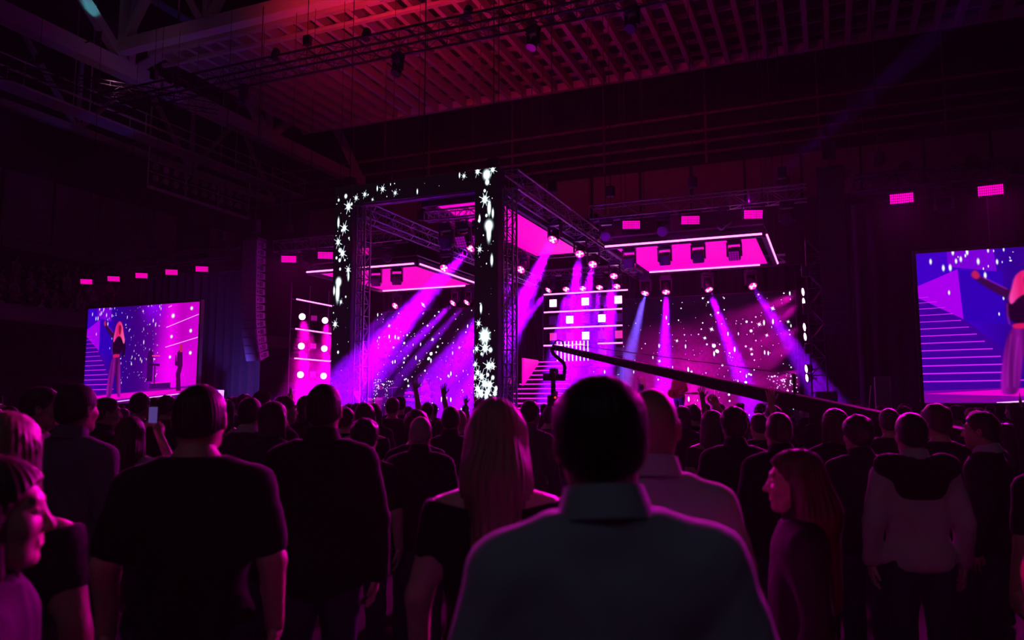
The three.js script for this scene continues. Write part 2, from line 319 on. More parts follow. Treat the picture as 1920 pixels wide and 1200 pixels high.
const COLL = [[62,959,6],[22,946,4],[78,914,9,2],[96,923,4],[24,851,6,1],[58,825,8,2],[45,816,4],[85,781,3],[25,769,7,2],[36,734,6],[51,720,8,2],[18,703,4],[36,692,5],[65,691,3],[40,655,4],[85,649,6,2],[33,602,12],[29,559,11,1],[87,622,5,1],[9,567,5,1],[75,539,3],[49,519,4,2],[20,429,6,2],[40,314,4],[9,476,2]];
const columnTex = (list, extra) => canvas(128, 1024, (c, w, h) => {
  c.fillStyle = '#020203'; c.fillRect(0, 0, w, h);
  for (const [u, v, s, k] of list) star(c, u * 1.28, h - v * 1.024, s * 1.35, k);
  for (let i = 0; i < extra; i++) star(c, rnd() * w, h - (0.02 + rnd() * rnd() * 0.27) * h, 2 + rnd() * 6, rnd() < 0.6 ? 2 : 0);
  for (let i = 0; i < 30; i++) star(c, rnd() * w, rnd() * h, 0.8 + rnd() * 1.2, 0);
});
const headerTex = canvas(1024, 112, (c, w, h) => {
  c.fillStyle = '#020203'; c.fillRect(0, 0, w, h);
  for (const [x, y, s, k] of [[105, 62, 9, 2], [135, 66, 4], [28, 78, 9, 2], [215, 35, 6, 1], [262, 42, 10, 2], [330, 20, 3, 1], [365, 18, 3], [372, 76, 8, 2], [560, 84, 6, 1], [300, 92, 3], [175, 100, 5, 2], [410, 60, 2], [905, 18, 6, 1], [940, 26, 8, 2], [345, 60, 2], [620, 40, 2], [740, 66, 2]]) star(c, x, y, s, k);
});
const ledFace = (map, k = 2.2) => new THREE.MeshPhysicalMaterial({ color: 0x020202, roughness: 0.75, specularIntensity: 0.15, emissive: 0xffffff, emissiveMap: map, emissiveIntensity: k });
{
  const t = thing('starry_portal', 'tall black portal frame covered in glittering white stars at the stage front', 'portal', [0, 0, 0]);
  for (const [n, x0, x1, tex] of [['column', -12.2, -11.62, columnTex(COLL, 0)], ['column', -8.0, -7.37, columnTex(COLR, 55)]]) {
    const c = part(t, n, box(x1 - x0, 6.53, 0.42, (x0 + x1) / 2, 1 + 3.265, -17.02), M.black);
    part(c, 'led_screen', new THREE.PlaneGeometry(x1 - x0 - 0.01, 6.52), ledFace(tex), [(x0 + x1) / 2, 1 + 3.265, -16.8]);
  }
  const hd = part(t, 'header', box(3.62, 0.5, 0.42, -9.81, 7.27, -17.02), M.black);
  part(hd, 'led_screen', new THREE.PlaneGeometry(3.6, 0.49), ledFace(headerTex), [-9.81, 7.27, -16.8]);
  part(t, 'lower_pipe', rod([-11.62, 6.98, -16.86], [-8.0, 6.98, -16.86], 0.03, 8), M.alu);
  for (const [x, y] of [[-11.9, 7.53], [-7.6, 7.53]]) part(t, 'hoist_chain', rod([x, y, -17.05], [x, 16.88, -17.05], 0.014, 4), M.cable);
  for (const x of [-11.9, -7.6]) part(t, 'hoist_motor', rbox(0.3, 0.24, 0.24, 0.04, x, 7.72, -17.05), M.black);
}
latticeTruss('truss_tower', 'upright truss leg beside the left starry column', 'truss', [-11.42, 1.0, -17.05], [-11.42, 7.0, -17.05], 0.26);
latticeTruss('truss_tower', 'upright truss leg beside the right starry column', 'truss', [-7.16, 1.0, -17.05], [-7.16, 7.0, -17.05], 0.26);
latticeTruss('portal_truss', 'long truss running upstage from the right starry column', 'truss', [-7.3, 7.32, -17.3], [-7.3, 7.32, -32.4], 0.5, { cables: [0.22, 0.5, 0.8], top: 16.88, r: 0.032 });
latticeTruss('portal_truss', 'long truss running upstage from the left starry column', 'truss', [-11.75, 7.0, -17.3], [-11.75, 7.0, -31.5], 0.42, { cables: [0.25, 0.55, 0.85], top: 16.88 });

// ---------------------------------------------------------------- hung frames with glowing undersides
function hungFrame(label, x0, x1, z0, z1, y, strips, cables = true, opt) {
  const cx = (x0 + x1) / 2, cz = (z0 + z1) / 2, t = thing('hanging_light_frame', label, 'light frame', [cx, y, cz]), w = x1 - x0, d = z0 - z1;
  const fr = (a, b) => part(t, 'frame_beam', bar(a, b, 0.12, 0.26), M.black);
  fr([-w / 2, 0.05, d / 2], [w / 2, 0.05, d / 2]); fr([-w / 2, 0.05, -d / 2], [w / 2, 0.05, -d / 2]); fr([-w / 2, 0.05, -d / 2], [-w / 2, 0.05, d / 2]); fr([w / 2, 0.05, -d / 2], [w / 2, 0.05, d / 2]);
  for (const [a, b] of [[[-w / 2, 0.3, d / 2], [w / 2, 0.3, d / 2]], [[w / 2, 0.3, -d / 2], [w / 2, 0.3, d / 2]], [[-w / 2, 0.3, -d / 2], [-w / 2, 0.3, d / 2]]]) part(t, 'top_pipe', rod(a, b, 0.03, 6), M.alu);
  part(t, 'soffit_glow', new THREE.PlaneGeometry(w - 0.5, d - 0.5).rotateX(Math.PI / 2), M.panelGlow); part(t, 'panel_back', box(w - 0.5, 0.03, d - 0.5, 0, 0.02, 0), M.black);  // fabric soffit; its pink lighting is put in as emission
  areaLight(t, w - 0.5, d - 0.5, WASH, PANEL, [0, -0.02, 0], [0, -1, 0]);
  for (const [a, b, out] of strips) ledStrip(t, a, b, out);
  part(t, 'cross_pipe', opt ?? rod([-w / 2, 0.02, d / 2 - 0.15], [w / 2, 0.02, d / 2 - 0.15], 0.035, 8), M.black);
  if (cables) for (const [x, z] of [[-w / 2, d / 2], [w / 2, d / 2], [-w / 2, -d / 2], [w / 2, -d / 2]]) part(t, 'hoist_chain', rod([x, 0.2, z], [x, 16.88 - y, z], 0.014, 4), M.cable);
  return t;
}
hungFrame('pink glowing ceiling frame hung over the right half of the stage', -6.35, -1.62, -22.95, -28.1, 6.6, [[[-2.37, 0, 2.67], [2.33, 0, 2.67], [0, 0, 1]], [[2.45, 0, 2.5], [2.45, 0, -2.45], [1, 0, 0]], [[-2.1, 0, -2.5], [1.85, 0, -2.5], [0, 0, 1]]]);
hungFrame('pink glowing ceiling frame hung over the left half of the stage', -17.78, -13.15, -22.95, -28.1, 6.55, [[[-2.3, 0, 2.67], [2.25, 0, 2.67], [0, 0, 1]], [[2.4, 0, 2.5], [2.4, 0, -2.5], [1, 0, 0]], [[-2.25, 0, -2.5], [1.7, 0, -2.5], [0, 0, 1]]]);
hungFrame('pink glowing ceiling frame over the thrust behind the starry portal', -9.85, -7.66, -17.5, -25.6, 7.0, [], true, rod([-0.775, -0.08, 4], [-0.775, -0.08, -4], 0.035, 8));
latticeTruss('frame_truss', 'short truss hung under the front of the middle glowing frame', 'truss', [-9.9, 6.72, -17.75], [-7.7, 6.72, -17.75], 0.24, { cables: [0.1, 0.9], top: 7.0, motor: false });
for (const [x, lab, lit] of [[-9.35, 'dark square-faced light, left of three under the middle frame', undefined], [-8.85, 'square-faced light with a violet grid under the middle frame', 'face'], [-8.35, 'violet grid light half hidden by the right starry column', 'face']])
  movingHead(lab, [x, 6.02, -17.9], [x - 0.6, 3.5, -13.5], { square: true, lit, drop: 0.08 });

// ---------------------------------------------------------------- trusses with washes and movers above the frames
latticeTruss('front_truss', 'long truss with pink washes above the right glowing frame', 'truss', [-6.8, 7.7, -22.9], [-0.4, 7.7, -22.9], 0.42, { cables: [0.1, 0.5, 0.9], top: 16.88 });
latticeTruss('front_truss', 'long truss with pink washes above the left glowing frame', 'truss', [-19.2, 7.6, -22.9], [-13.6, 7.6, -22.9], 0.42, { cables: [0.1, 0.5, 0.9], top: 16.88 });
latticeTruss('screen_truss', 'dark truss carrying the pink washes over the left video screen', 'truss', [-28.2, 7.05, -21.5], [-19.9, 7.25, -21.5], 0.4, { m: M.black, r: 0.04, cables: [0.08, 0.5, 0.92], top: 16.88 });
latticeTruss('screen_truss', 'dark truss carrying the pink washes over the right video screen', 'truss', [0.8, 7.4, -21.5], [11, 7.4, -21.5], 0.4, { m: M.black, r: 0.04, cables: [0.06, 0.5, 0.9], top: 16.88 });
for (const [x, y, w] of [[-5.5, 7.22, 'left'], [-3.69, 7.2, 'middle'], [-1.87, 7.2, 'right']]) washPanel(`pink wash panel on the truss over the right frame, ${w} of three`, [x, y, -22.85], [0.35, -0.25, 1], { drop: 0.05 });
for (const [x, y, w] of [[-18.6, 7.1, 'left'], [-16.94, 7.12, 'middle'], [-15.29, 7.14, 'right']]) washPanel(`pink wash panel on the truss over the left frame, ${w} of three`, [x, y, -22.85], [0.6, -0.35, 1], { drop: 0.02 });
[['first', -27.57, 6.6], ['second', -26.05, 6.62], ['third', -24.55, 6.65], ['fourth', -23.0, 6.68], ['fifth', -21.5, 6.7]].forEach(([w, x, y]) => washPanel(`pink wash light over the left video screen, ${w} from the left`, [x, y, -21.5], [0.75, -0.45, 1], { drop: 0.02, s: 0.8 }));
washPanel('grid-faced pink wash panel over the right video screen, nearer the stage', [1.88, 6.93, -21.45], [-0.05, -0.2, 1], { drop: 0.05 });
washPanel('grid-faced pink wash panel over the right video screen, at the picture edge', [3.84, 6.93, -21.45], [-0.1, -0.2, 1], { drop: 0.05 });
movingHead('dark moving light between the washes over the right video screen', [2.83, 6.66, -21.5], [2, 2, -14], { drop: 0.02 });
for (const [x, lab] of [[-6.31, 'unlit moving light at the left end of the right truss'], [-4.53, 'unlit moving light between the left and middle wash of the right truss'], [-0.95, 'unlit moving light at the right end of the right truss']]) movingHead(lab, [x, 7.0, -22.9], [x + 0.3, 4, -18], { drop: 0.0 });
movingHead('moving light on the right truss sending a thin beam upwards', [-2.72, 7.0, -22.9], [-1.35, 8.25, -23.3], { lit: 'beam', drop: 0, power: BEAM * 0.035, angle: 0.05, soft: 2 });
for (const [x, lab] of [[-17.75, 'unlit moving light next to the leftmost wash of the left truss'], [-14.25, 'unlit moving light right of the washes on the left truss']]) movingHead(lab, [x, 6.9, -22.9], [x + 0.6, 4, -18], { drop: 0 });
for (const [x, n] of [[-5.53, 'leftmost'], [-4.44, 'second'], [-3.45, 'third'], [-2.42, 'violet-gridded rightmost']]) movingHead(`${n} square-faced light hanging below the right glowing frame`, [x * 1.02, 6.12, -23.1], [x - 0.2, 3, -19], { square: true, lit: n[0] === 'v' ? 'face' : undefined, drop: -0.03 });
for (const [x, n] of [[-15.9, 'leftmost'], [-14.68, 'middle'], [-13.83, 'rightmost']]) movingHead(`${n} unlit square-faced light below the left glowing frame`, [x * 1.015, 6.08, -23.1], [x + 0.8, 3, -19], { square: true, drop: -0.03 });

// ---------------------------------------------------------------- beam lights
const beams = [
  ['beam light on the middle frame throwing a wide shaft to the lower left', [-9.5, 6.36, -19.9], [-10.61, 3.63, -17.4], 1.15],
  ['beam light on the left portal truss just left of the right starry column', [-11.7, 6.3, -22.4], [-11.79, 4.22, -19.9], 0.9],
  ['beam light on the middle frame showing right of the starry column', [-9.5, 6.34, -23.8], [-9.93, 4.11, -21.3], 1.1],
  ['beam light low behind the truss leg of the right starry column', [-11.7, 6.3, -26.5], [-11.1, 4.6, -24.0], 0.35],
  ['nearest beam light on the right portal truss with a broad purple shaft', [-7.4, 6.68, -21.1], [-7.83, 3.63, -18.6], 1.4],
  ['second beam light along the right portal truss', [-7.4, 6.7, -23.6], [-6.98, 3.82, -21.1], 0.9],
  ['third beam light along the right portal truss', [-7.4, 6.6, -25.1], [-7.07, 4.12, -22.6], 0.75],
  ['farthest beam light along the right portal truss', [-7.4, 6.64, -27.9], [-7.2, 3.84, -25.5], 0.8],
];
for (const [lab, p, to, k] of beams) movingHead(lab, p, to, { lit: 'beam', power: BEAM * k, drop: p[0] < -11 ? 0.02 : p[0] < -9 ? 0.02 : -0.08, angle: 0.1 });
latticeTruss('upstage_truss', 'thin truss above the left starry wall holding small beam lights', 'truss', [-18.6, 6.85, -28.45], [-13.1, 6.85, -28.45], 0.26, { cables: [0.1, 0.9], top: 16.88 });
latticeTruss('upstage_truss', 'thin truss above the right starry wall holding small beam lights', 'truss', [-6.9, 6.85, -28.45], [-1.3, 6.85, -28.45], 0.26, { cables: [0.1, 0.9], top: 16.88 });
for (const [lab, x, to, k, a] of [
  ['dim beam light at the far left above the left starry wall', -17.15, [-17.4, 4.7, -26.5], 0.12, 0.09],
  ['second beam light above the left starry wall', -15.73, [-17.1, 4.0, -26.5], 0.16, 0.08],
  ['bright beam light above the middle of the left starry wall', -14.34, [-15.2, 4.2, -26.5], 0.5, 0.08],
  ['small beam light at the right above the left starry wall', -13.7, [-14.7, 3.9, -26.5], 0.28, 0.06],
  ['small bluish beam light left of the right starry wall', -6.29, [-6.64, 2.96, -26.5], 0.38, 0.085],
  ['beam light with a straight downward shaft over the right starry wall', -5.53, [-5.3, 2.93, -26.5], 1.0, 0.085],
  ['beam light with a slanting shaft over the middle of the right starry wall', -4.01, [-2.66, 2.35, -26.5], 0.95, 0.085],
  ['beam light with a short shaft at the right end of the starry wall', -2.49, [-1.42, 4.1, -26.5], 0.4, 0.075],
]) movingHead(lab, [x, 6.0, -28.3], to, { lit: 'beam', power: BEAM * k, angle: a, drop: 0.2, color: lab.includes('bluish') ? new THREE.Color(0.16, 0.07, 1) : PURPLE });
// ---------------------------------------------------------------- light wall behind the stairs
{
  const t = thing('light_wall_frame', 'dark scaffold wall with glowing bars behind the staircase', 'scaffold', [-9.53, 0, -31.1]);
  for (const x of [-1.95, -0.65, 0.65, 1.95]) part(t, 'post', rod([x, 1, 0], [x, 7.2, 0], 0.03, 8), M.black);
  for (const y of [2.2, 3.4, 4.2, 4.95, 5.65, 6.43, 7.2]) part(t, 'ledger', rod([-1.95, y, 0], [1.95, y, 0], 0.025, 8), M.black);
  for (const y of [6.43, 5.65, 4.95]) ledStrip(t, [-1.86, y, 0.12], [1.87, y, 0.12], [0, 0, 1], M.barGlow, 0);
  ledStrip(t, [-1.88, 4.2, 0.12], [-0.1, 4.2, 0.12], [0, 0, 1], M.barGlow, 0); ledStrip(t, [0.55, 4.22, 0.12], [1.87, 4.22, 0.12], [0, 0, 1], M.barGlow, 0);
  const plate = rbox(0.4, 0.4, 0.1, 0.02), cells = join(Array.from({ length: 25 }, (_, k) => new THREE.PlaneGeometry(0.054, 0.054).translate((k % 5 - 2) * 0.064, (Math.floor(k / 5) - 2) * 0.064, 0.053)));
  const cols = [-10.95, -10.2, -9.5, -8.78, -8.06], rows = [6.03, 5.28, 4.57, 3.85], state = ['1.1.1', '.1.1.', 'd.1.d', '.....'], nth = ['leftmost', 'second', 'middle', 'fourth', 'rightmost'], rn = ['top', 'second', 'third', 'bottom'];
  for (let r = 0; r < 4; r++) for (let c = 0; c < 5; c++) {
    const s = state[r][c], word = s === '1' ? 'blazing white-pink' : s === 'd' ? 'dim pink' : 'dark';
    const b = thing('blinder_panel', `${word} square blinder, ${nth[c]} in the ${rn[r]} row of the light wall`, 'stage light', [cols[c], rows[r], -30.99]);
    part(b, 'housing', plate, M.black);
    part(b, 'light_cells', cells, s === '1' ? M.blinder : s === 'd' ? M.lensPink : M.speaker);
    part(b, 'bracket', box(0.06, 0.42, 0.1, 0, 0.0, -0.08), M.black);
    if (s === '1') areaLight(b, 0.32, 0.32, new THREE.Color(1, 0.25, 0.75), 6, [0, 0, 0.08], [0.3, -0.1, 1]);
  }
  [[-10.98, [-12.2, 4.25, -28.8], 0.5], [-10.25, [-10.0, 4.2, -28.8], 0.4], [-9.52, [-9.2, 3.95, -28.8], 0.35], [-8.78, [-8.6, 3.9, -28.8], 0.35], [-8.03, [-7.9, 4.1, -28.8], 0.5]].forEach(([x, to, k], i) =>
    movingHead(`${nth[i]} of the five round beam lights in a row on top of the light wall`, [x, 6.7, -30.72], to, { lit: 'beam', power: BEAM * k, angle: 0.09, drop: 0 }));
  latticeTruss('light_wall_truss', 'short truss over the five round beam lights of the light wall', 'truss', [-11.5, 7.32, -30.75], [-7.62, 7.32, -30.75], 0.24, { cables: [0.05, 0.95], top: 16.88 });
}
// ---------------------------------------------------------------- staircase with glowing step edges
{
  const t = thing('staircase', 'wide staircase with glowing magenta step edges in mid stage', 'stairs', [0, 1, 0]);
  for (let k = 0; k < 13; k++) {
    const x0 = -11.5 + 0.04 * k, x1 = -8.5 - 0.1 * k, y = 0.185 * (k + 1), z = -25.9 - 0.26 * k;
    const s = part(t, 'step', box(x1 - x0, y, 0.26, (x0 + x1) / 2, y / 2, z - 0.13), M.deck);
    part(s, 'edge_light', box(x1 - x0, 0.045, 0.02, (x0 + x1) / 2, y - 0.023, z + 0.01), M.stepGlow);
  }
  const sh = new THREE.Shape([[27.3, 1.4], [27.3, 2.45], [28.9, 2.45], [28.9, 2.3]].map((p) => new THREE.Vector2(...p)));
  part(t, 'side_panel_light', new THREE.ExtrudeGeometry(sh, { depth: 0.08, bevelEnabled: false }).rotateY(Math.PI / 2).translate(-10.95, 0, 0), M.panelGlow, null, 'bright pink slanted side panel');
  areaLight(t, 3, 2, new THREE.Color(1, 0.0, 0.8), 0.35, [-9.9, 1.2, -26.6], [0, 0.6, 1]);
  const p = thing('riser', 'dark upstage riser at the head of the staircase', 'platform', [-9.5, 1, -30.1]);
  part(p, 'deck', box(4.2, 0.12, 1.5, 0, 2.34, 0), M.deck); part(p, 'fascia', box(1.3, 2.28, 0.06, 1.4, 1.14, 0.7), M.black);
  for (const x of [-2, 2]) for (const z of [-0.65, 0.65]) part(p, 'leg', box(0.08, 2.3, 0.08, x, 1.15, z), M.black);
}
for (let k = 0; k < 9; k++) {
  const t = thing('light_tube', `upright white light tube on the riser, ${['first', 'second', 'third', 'fourth', 'fifth', 'sixth', 'seventh', 'eighth', 'ninth'][k]} from the left`, 'light tube', [-10.3 + k * 0.163, 3.4, -29.6], 0, 'upright light tubes on the riser');
  part(t, 'foot', new THREE.CylinderGeometry(0.05, 0.06, 0.03, 10), M.black, [0, 0.015, 0]);
  part(t, 'tube', rod([0, 0.03, 0], [0, 0.84, 0], 0.024, 5), M.barWhite);
}
// ---------------------------------------------------------------- starry walls
const SPARK = [[486,979,4],[517,945,4],[610,970,3],[608,879,3],[529,845,3],[482,781,3],[473,732,3],[456,691,3],[534,728,4],[543,598,7],[564,549,6],[543,534,5,1],[625,687,4,1],[660,564,5,1],[576,606,3],[631,536,4],[648,502,2],[588,443,5],[466,364,4],[404,385,4],[732,777,5],[761,772,3],[802,753,5,2],[828,764,5,1],[878,872,5,2],[877,770,5,1],[684,685,3,1],[755,704,6],[841,666,4,2],[780,628,3],[723,585,4],[752,562,4,2],[755,523,5],[826,534,4,1],[845,528,4,1],[768,477,3],[959,764,4,2],[973,732,3,1],[974,981,4,1],[942,985,3],[927,936,2],[803,985,4],[817,843,2],[784,811,3],[963,700,3],[965,666,3],[765,402,3],[688,389,3],[716,306,6],[620,213,5],[623,164,4],[735,370,4],[747,364,4],[965,417,3],[877,353,3],[675,787,2],[701,762,2],[732,677,2],[918,772,2],[869,728,2,1],[811,583,2],[873,589,2],[924,445,2],[604,979,2],[558,785,2],[591,768,3],[503,609,4],[494,660,4],[428,528,2],[238,977,3],[364,953,2],[357,906,3],[267,836,4,1],[280,783,4],[340,811,3],[572,857,5],[532,728,5,2],[491,660,4,2],[373,691,3],[413,689,2],[328,645,4,2],[381,643,2],[220,609,4,1],[378,598,4,1],[543,596,8],[559,555,7],[220,485,4,2],[181,515,3,1],[390,413,5,1],[409,394,4,2],[210,336,4],[305,264,3],[389,179,5,1],[113,591,2],[136,630,3]];
const wallTex = canvas(1024, 736, (c, w, h) => {
  c.fillStyle = '#020104'; c.fillRect(0, 0, w, h);
  for (const [u, v, s, k] of SPARK) star(c, u * 1.024, h - v * 0.736, s * 1.05, k);
  for (let i = 0; i < 90; i++) star(c, w * (0.82 + 0.18 * Math.sqrt(rnd())), h * (1 - 0.1 - rnd() * 0.27), 1.2 + rnd() * 2.2, 0);
  for (let i = 0; i < 120; i++) star(c, rnd() * w, rnd() * h, 0.7 + rnd() * 1.1, rnd() < 0.2 ? 1 : 0);
  for (let i = 0; i < 26; i++) star(c, rnd() * w * 0.8, h * (0.55 + rnd() * 0.42), 1.5 + rnd() * 2.5, rnd() < 0.4 ? 1 : rnd() < 0.3 ? 2 : 0);
});
const plane = (w, h, flip) => { const g = new THREE.PlaneGeometry(w, h); if (flip) { const u = g.attributes.uv; for (let i = 0; i < u.count; i++) u.setX(i, 1 - u.getX(i)); } return g; };
for (const [lab, x, flip] of [['wide dark video wall of falling white stars, left of the stairs', -15.53, true], ['wide dark video wall of falling white stars, right of the stairs', -4.2, false]]) {
  const t = thing('star_video_wall', lab, 'video wall', [x, 1.02, -28.9]);
  part(t, 'cabinet', box(6.36, 4.74, 0.12, 0, 2.37, -0.07), M.black);
  part(t, 'led_screen', plane(6.3, 4.7, flip), ledFace(wallTex, 3), [0, 2.36, 0.002]);
  for (const u of [-2.4, 0, 2.4]) part(t, 'support_leg', bar([u, 4.2, -0.15], [u, 0, -1.1], 0.06, 0.06), M.black);
}
{
  const t = thing('star_fascia', 'low video fascia with white stars right of the stairs', 'video wall', [-8.2, 1, -29.2]);
  part(t, 'cabinet', box(1.25, 2.2, 0.08, 0, 1.1, -0.05), M.black);
  part(t, 'led_screen', plane(1.2, 2.1), ledFace(canvas(256, 448, (c, w, h) => { c.fillStyle = '#020104'; c.fillRect(0, 0, w, h); for (let i = 0; i < 22; i++) star(c, rnd() * w, rnd() * h, 2 + rnd() * 6, i % 3 === 0 ? 1 : 0); })), [0, 1.1, 0.002]);
}
// ---------------------------------------------------------------- side light towers
const blinderGeo = new THREE.LatheGeometry([[0, -0.16], [0.09, -0.15], [0.13, -0.05], [0.14, 0.03], [0.125, 0.035], [0.12, 0]].map((p) => new THREE.Vector2(...p)), 18);
function roundBlinder(label, p, face, aim, power = TOWER, angle = 0.36) {
  const t = thing('round_blinder', label, 'stage light', p), q = new THREE.Quaternion().setFromUnitVectors(UPV, V(...face).normalize());
  const b = part(t, 'can', blinderGeo, M.black); b.quaternion.copy(q);
  part(b, 'lens_light', new THREE.CircleGeometry(0.12, 14).rotateX(-Math.PI / 2).translate(0, 0.01, 0), M.blinder);
  part(t, 'bracket', box(0.24, 0.05, 0.05, face[0] > 0 ? -0.16 : 0.16, -0.02, 0), M.black);
  const f = V(...face).normalize();
  spot(V(...p).addScaledVector(f, 0.12).toArray(), V(...p).add(V(...aim)).toArray(), WASH, power, angle, 0.9, 4);
}
{
  const t = thing('light_ladder', 'left light ladder with three slanting pink bars beside the portal', 'light ladder', [-18.4, 0, -24.8]);
  for (const z of [2.0, 0.9, -0.3, -2.0]) part(t, 'post', rod([0, 1, z], [0, 6.2, z], 0.03, 8), M.black);
  for (const y of [5.58, 4.47, 3.37, 2.2]) { part(t, 'ledger', rod([0, y, 2.0], [0, y, -2.0], 0.025, 8), M.black); if (y > 3) ledStrip(t, [0.14, y, 1.85], [0.14, y, -1.95], [1, 0, 0.2], M.barGlow, 0, 0.026); }
  for (const [z, c] of [[-23.1, 'near'], [-24.5, 'far']]) for (const [y, r] of [[4.93, 'top'], [3.83, 'middle'], [2.77, 'bottom']])
    roundBlinder(`glaring round blinder, ${r} of the ${c} column on the left light ladder`, [-18.1, y, z], [0.75, -0.1, 0.6], [0.45, -1, 0.35]);
  for (const [y, r] of [[4.95, 'upper'], [3.88, 'middle'], [2.8, 'lower']]) {
    const b = thing('small_wash', `small unlit square wash on the left light ladder, ${r} one`, 'stage light', [-18.15, y, -23.85], 0.9);
    part(b, 'housing', rbox(0.26, 0.22, 0.12, 0.02), M.black); part(b, 'face', box(0.22, 0.18, 0.02, 0, 0, 0.065), std([0.6, 0.5, 0.55], 0.4)); part(b, 'bracket', box(0.05, 0.05, 0.26, 0, 0, -0.15), M.black);
  }
}
latticeTruss('light_tower', 'right light tower of black lattice with glaring pink lamps', 'light tower', [-0.3, 1, -24.1], [-0.3, 6.6, -24.1], 0.42, { m: M.blackGloss });
for (const [y, r] of [[5.0, 'top'], [3.95, 'middle'], [2.72, 'bottom']]) for (const dz of [0, 1]) roundBlinder(`glaring pink blinder at the ${r} of the right light tower, ${dz ? 'lower and farther' : 'upper and nearer'} one`, [-0.62, y - dz * 0.26, -24.0 - dz * 0.3], [-0.8, -0.1, 0.35], [-1, -0.35 - dz * 0.2, -0.8], TOWER * 0.4, 0.26);
for (const y of [5.6, 4.5, 3.3]) { const b = thing('tower_speaker', `small dark box on the right light tower ${y > 5 ? 'above the top' : y > 4 ? 'above the middle' : 'above the bottom'} lamp pair`, 'equipment', [-0.55, y, -24]); part(b, 'case', rbox(0.22, 0.3, 0.3, 0.03), M.blackGloss); part(b, 'handle', rod([-0.13, 0.06, 0.1], [-0.13, 0.06, -0.1], 0.012, 6), M.alu); part(b, 'bracket', box(0.1, 0.05, 0.05, 0.14, 0, 0), M.black); }

// ---------------------------------------------------------------- line arrays
const cabShape = new THREE.Shape([[-0.24, -0.095], [0.24, -0.14], [0.24, 0.14], [-0.24, 0.095]].map((p) => new THREE.Vector2(...p)));
const cabGeo = new THREE.ExtrudeGeometry(cabShape, { depth: 0.66, bevelEnabled: true, bevelSize: 0.008, bevelThickness: 0.008, bevelSegments: 1 }).translate(0, 0, -0.33).rotateY(-Math.PI / 2);
const cabGrille = box(0.6, 0.24, 0.012, 0, 0, 0.256), cabHole = new THREE.CylinderGeometry(0.035, 0.035, 0.02, 10).rotateZ(Math.PI / 2), cabPlate = box(0.012, 0.17, 0.16, 0.345, 0, -0.03);
function lineArray(label, x, top, m, gm = M.grille) {
  const t = thing('line_array', label, 'loudspeaker', [x, top, -22]);
  part(t, 'flying_frame', join([box(0.7, 0.1, 0.5, 0, 0.08, 0), box(0.08, 0.08, 0.9, 0, 0.16, -0.1)]), M.black);
  part(t, 'hoist_chain', rod([0, 0.2, 0], [0, 16.88 - top, 0], 0.02, 5), M.cable); part(t, 'hoist_motor', rbox(0.34, 0.5, 0.3, 0.05, 0, 0.6, 0), M.black);
  let y = -0.12, z = 0, a = 0;
  for (let k = 0; k < 15; k++) {
    a += k < 6 ? 0.004 : k < 10 ? 0.02 : 0.045;
    const c = part(t, 'cabinet', cabGeo, m, [0, y, z]); c.rotation.x = a;
    part(c, 'grille', cabGrille, gm); part(c, 'rigging_plate', cabPlate, M.black); part(c, 'handle_hole', cabHole, M.rubber, [0.345, 0.0, 0.14]);
    y -= 0.292 * Math.cos(a); z -= 0.292 * Math.sin(a);
  }
}
lineArray('curved line array of grey loudspeaker boxes hanging at the left', -19.5, 7.65, M.speaker);
lineArray('right line array of loudspeaker boxes, blackened to stand for its unlit side', 0.22, 7.95, M.black, M.black);  // same boxes as the left; missing light is put into the black colour
solid('floor_speaker', 'dark loudspeaker box on the floor below the right light tower', 'loudspeaker', join([rbox(0.5, 1.0, 0.5, 0.03, 0, 0.5, 0), rbox(0.5, 1.0, 0.5, 0.03, 0, 1.5, 0)]), M.speaker, [-0.1, 0, -20.2]);
solid('floor_speaker', 'dark loudspeaker box beside the left video screen', 'loudspeaker', join([rbox(0.5, 1.1, 0.5, 0.03, 0, 0.55, 0), rbox(0.5, 1.1, 0.5, 0.03, 0, 1.66, 0)]), M.speaker, [-20.75, 0, -21.6]);
{
  const t = thing('flight_case', 'tall grey case standing left of the right video screen', 'case', [1.15, 0, -20.4]);
  part(t, 'case', rbox(0.34, 2.3, 0.4, 0.02, 0, 1.2, 0), std([0.2, 0.2, 0.2], 0.5)); part(t, 'castor_plate', box(0.34, 0.06, 0.4, 0, 0.03, 0), M.black); part(t, 'latch', box(0.06, 0.1, 0.03, 0.05, 1.5, 0.21), M.alu);
  const s = thing('tripod', 'thin tripod stand leaning before the tall grey case', 'tripod', [0.7, 0, -18.6]);
  for (const [x, z] of [[-0.35, 0.15], [0.4, 0.1], [0, -0.4]]) part(s, 'leg', rod([0, 1.2, 0], [x, 0, z], 0.014, 6), M.alu);
  part(s, 'column', rod([0, 1.1, 0], [0.12, 2.1, 0], 0.014, 6), M.alu);
}
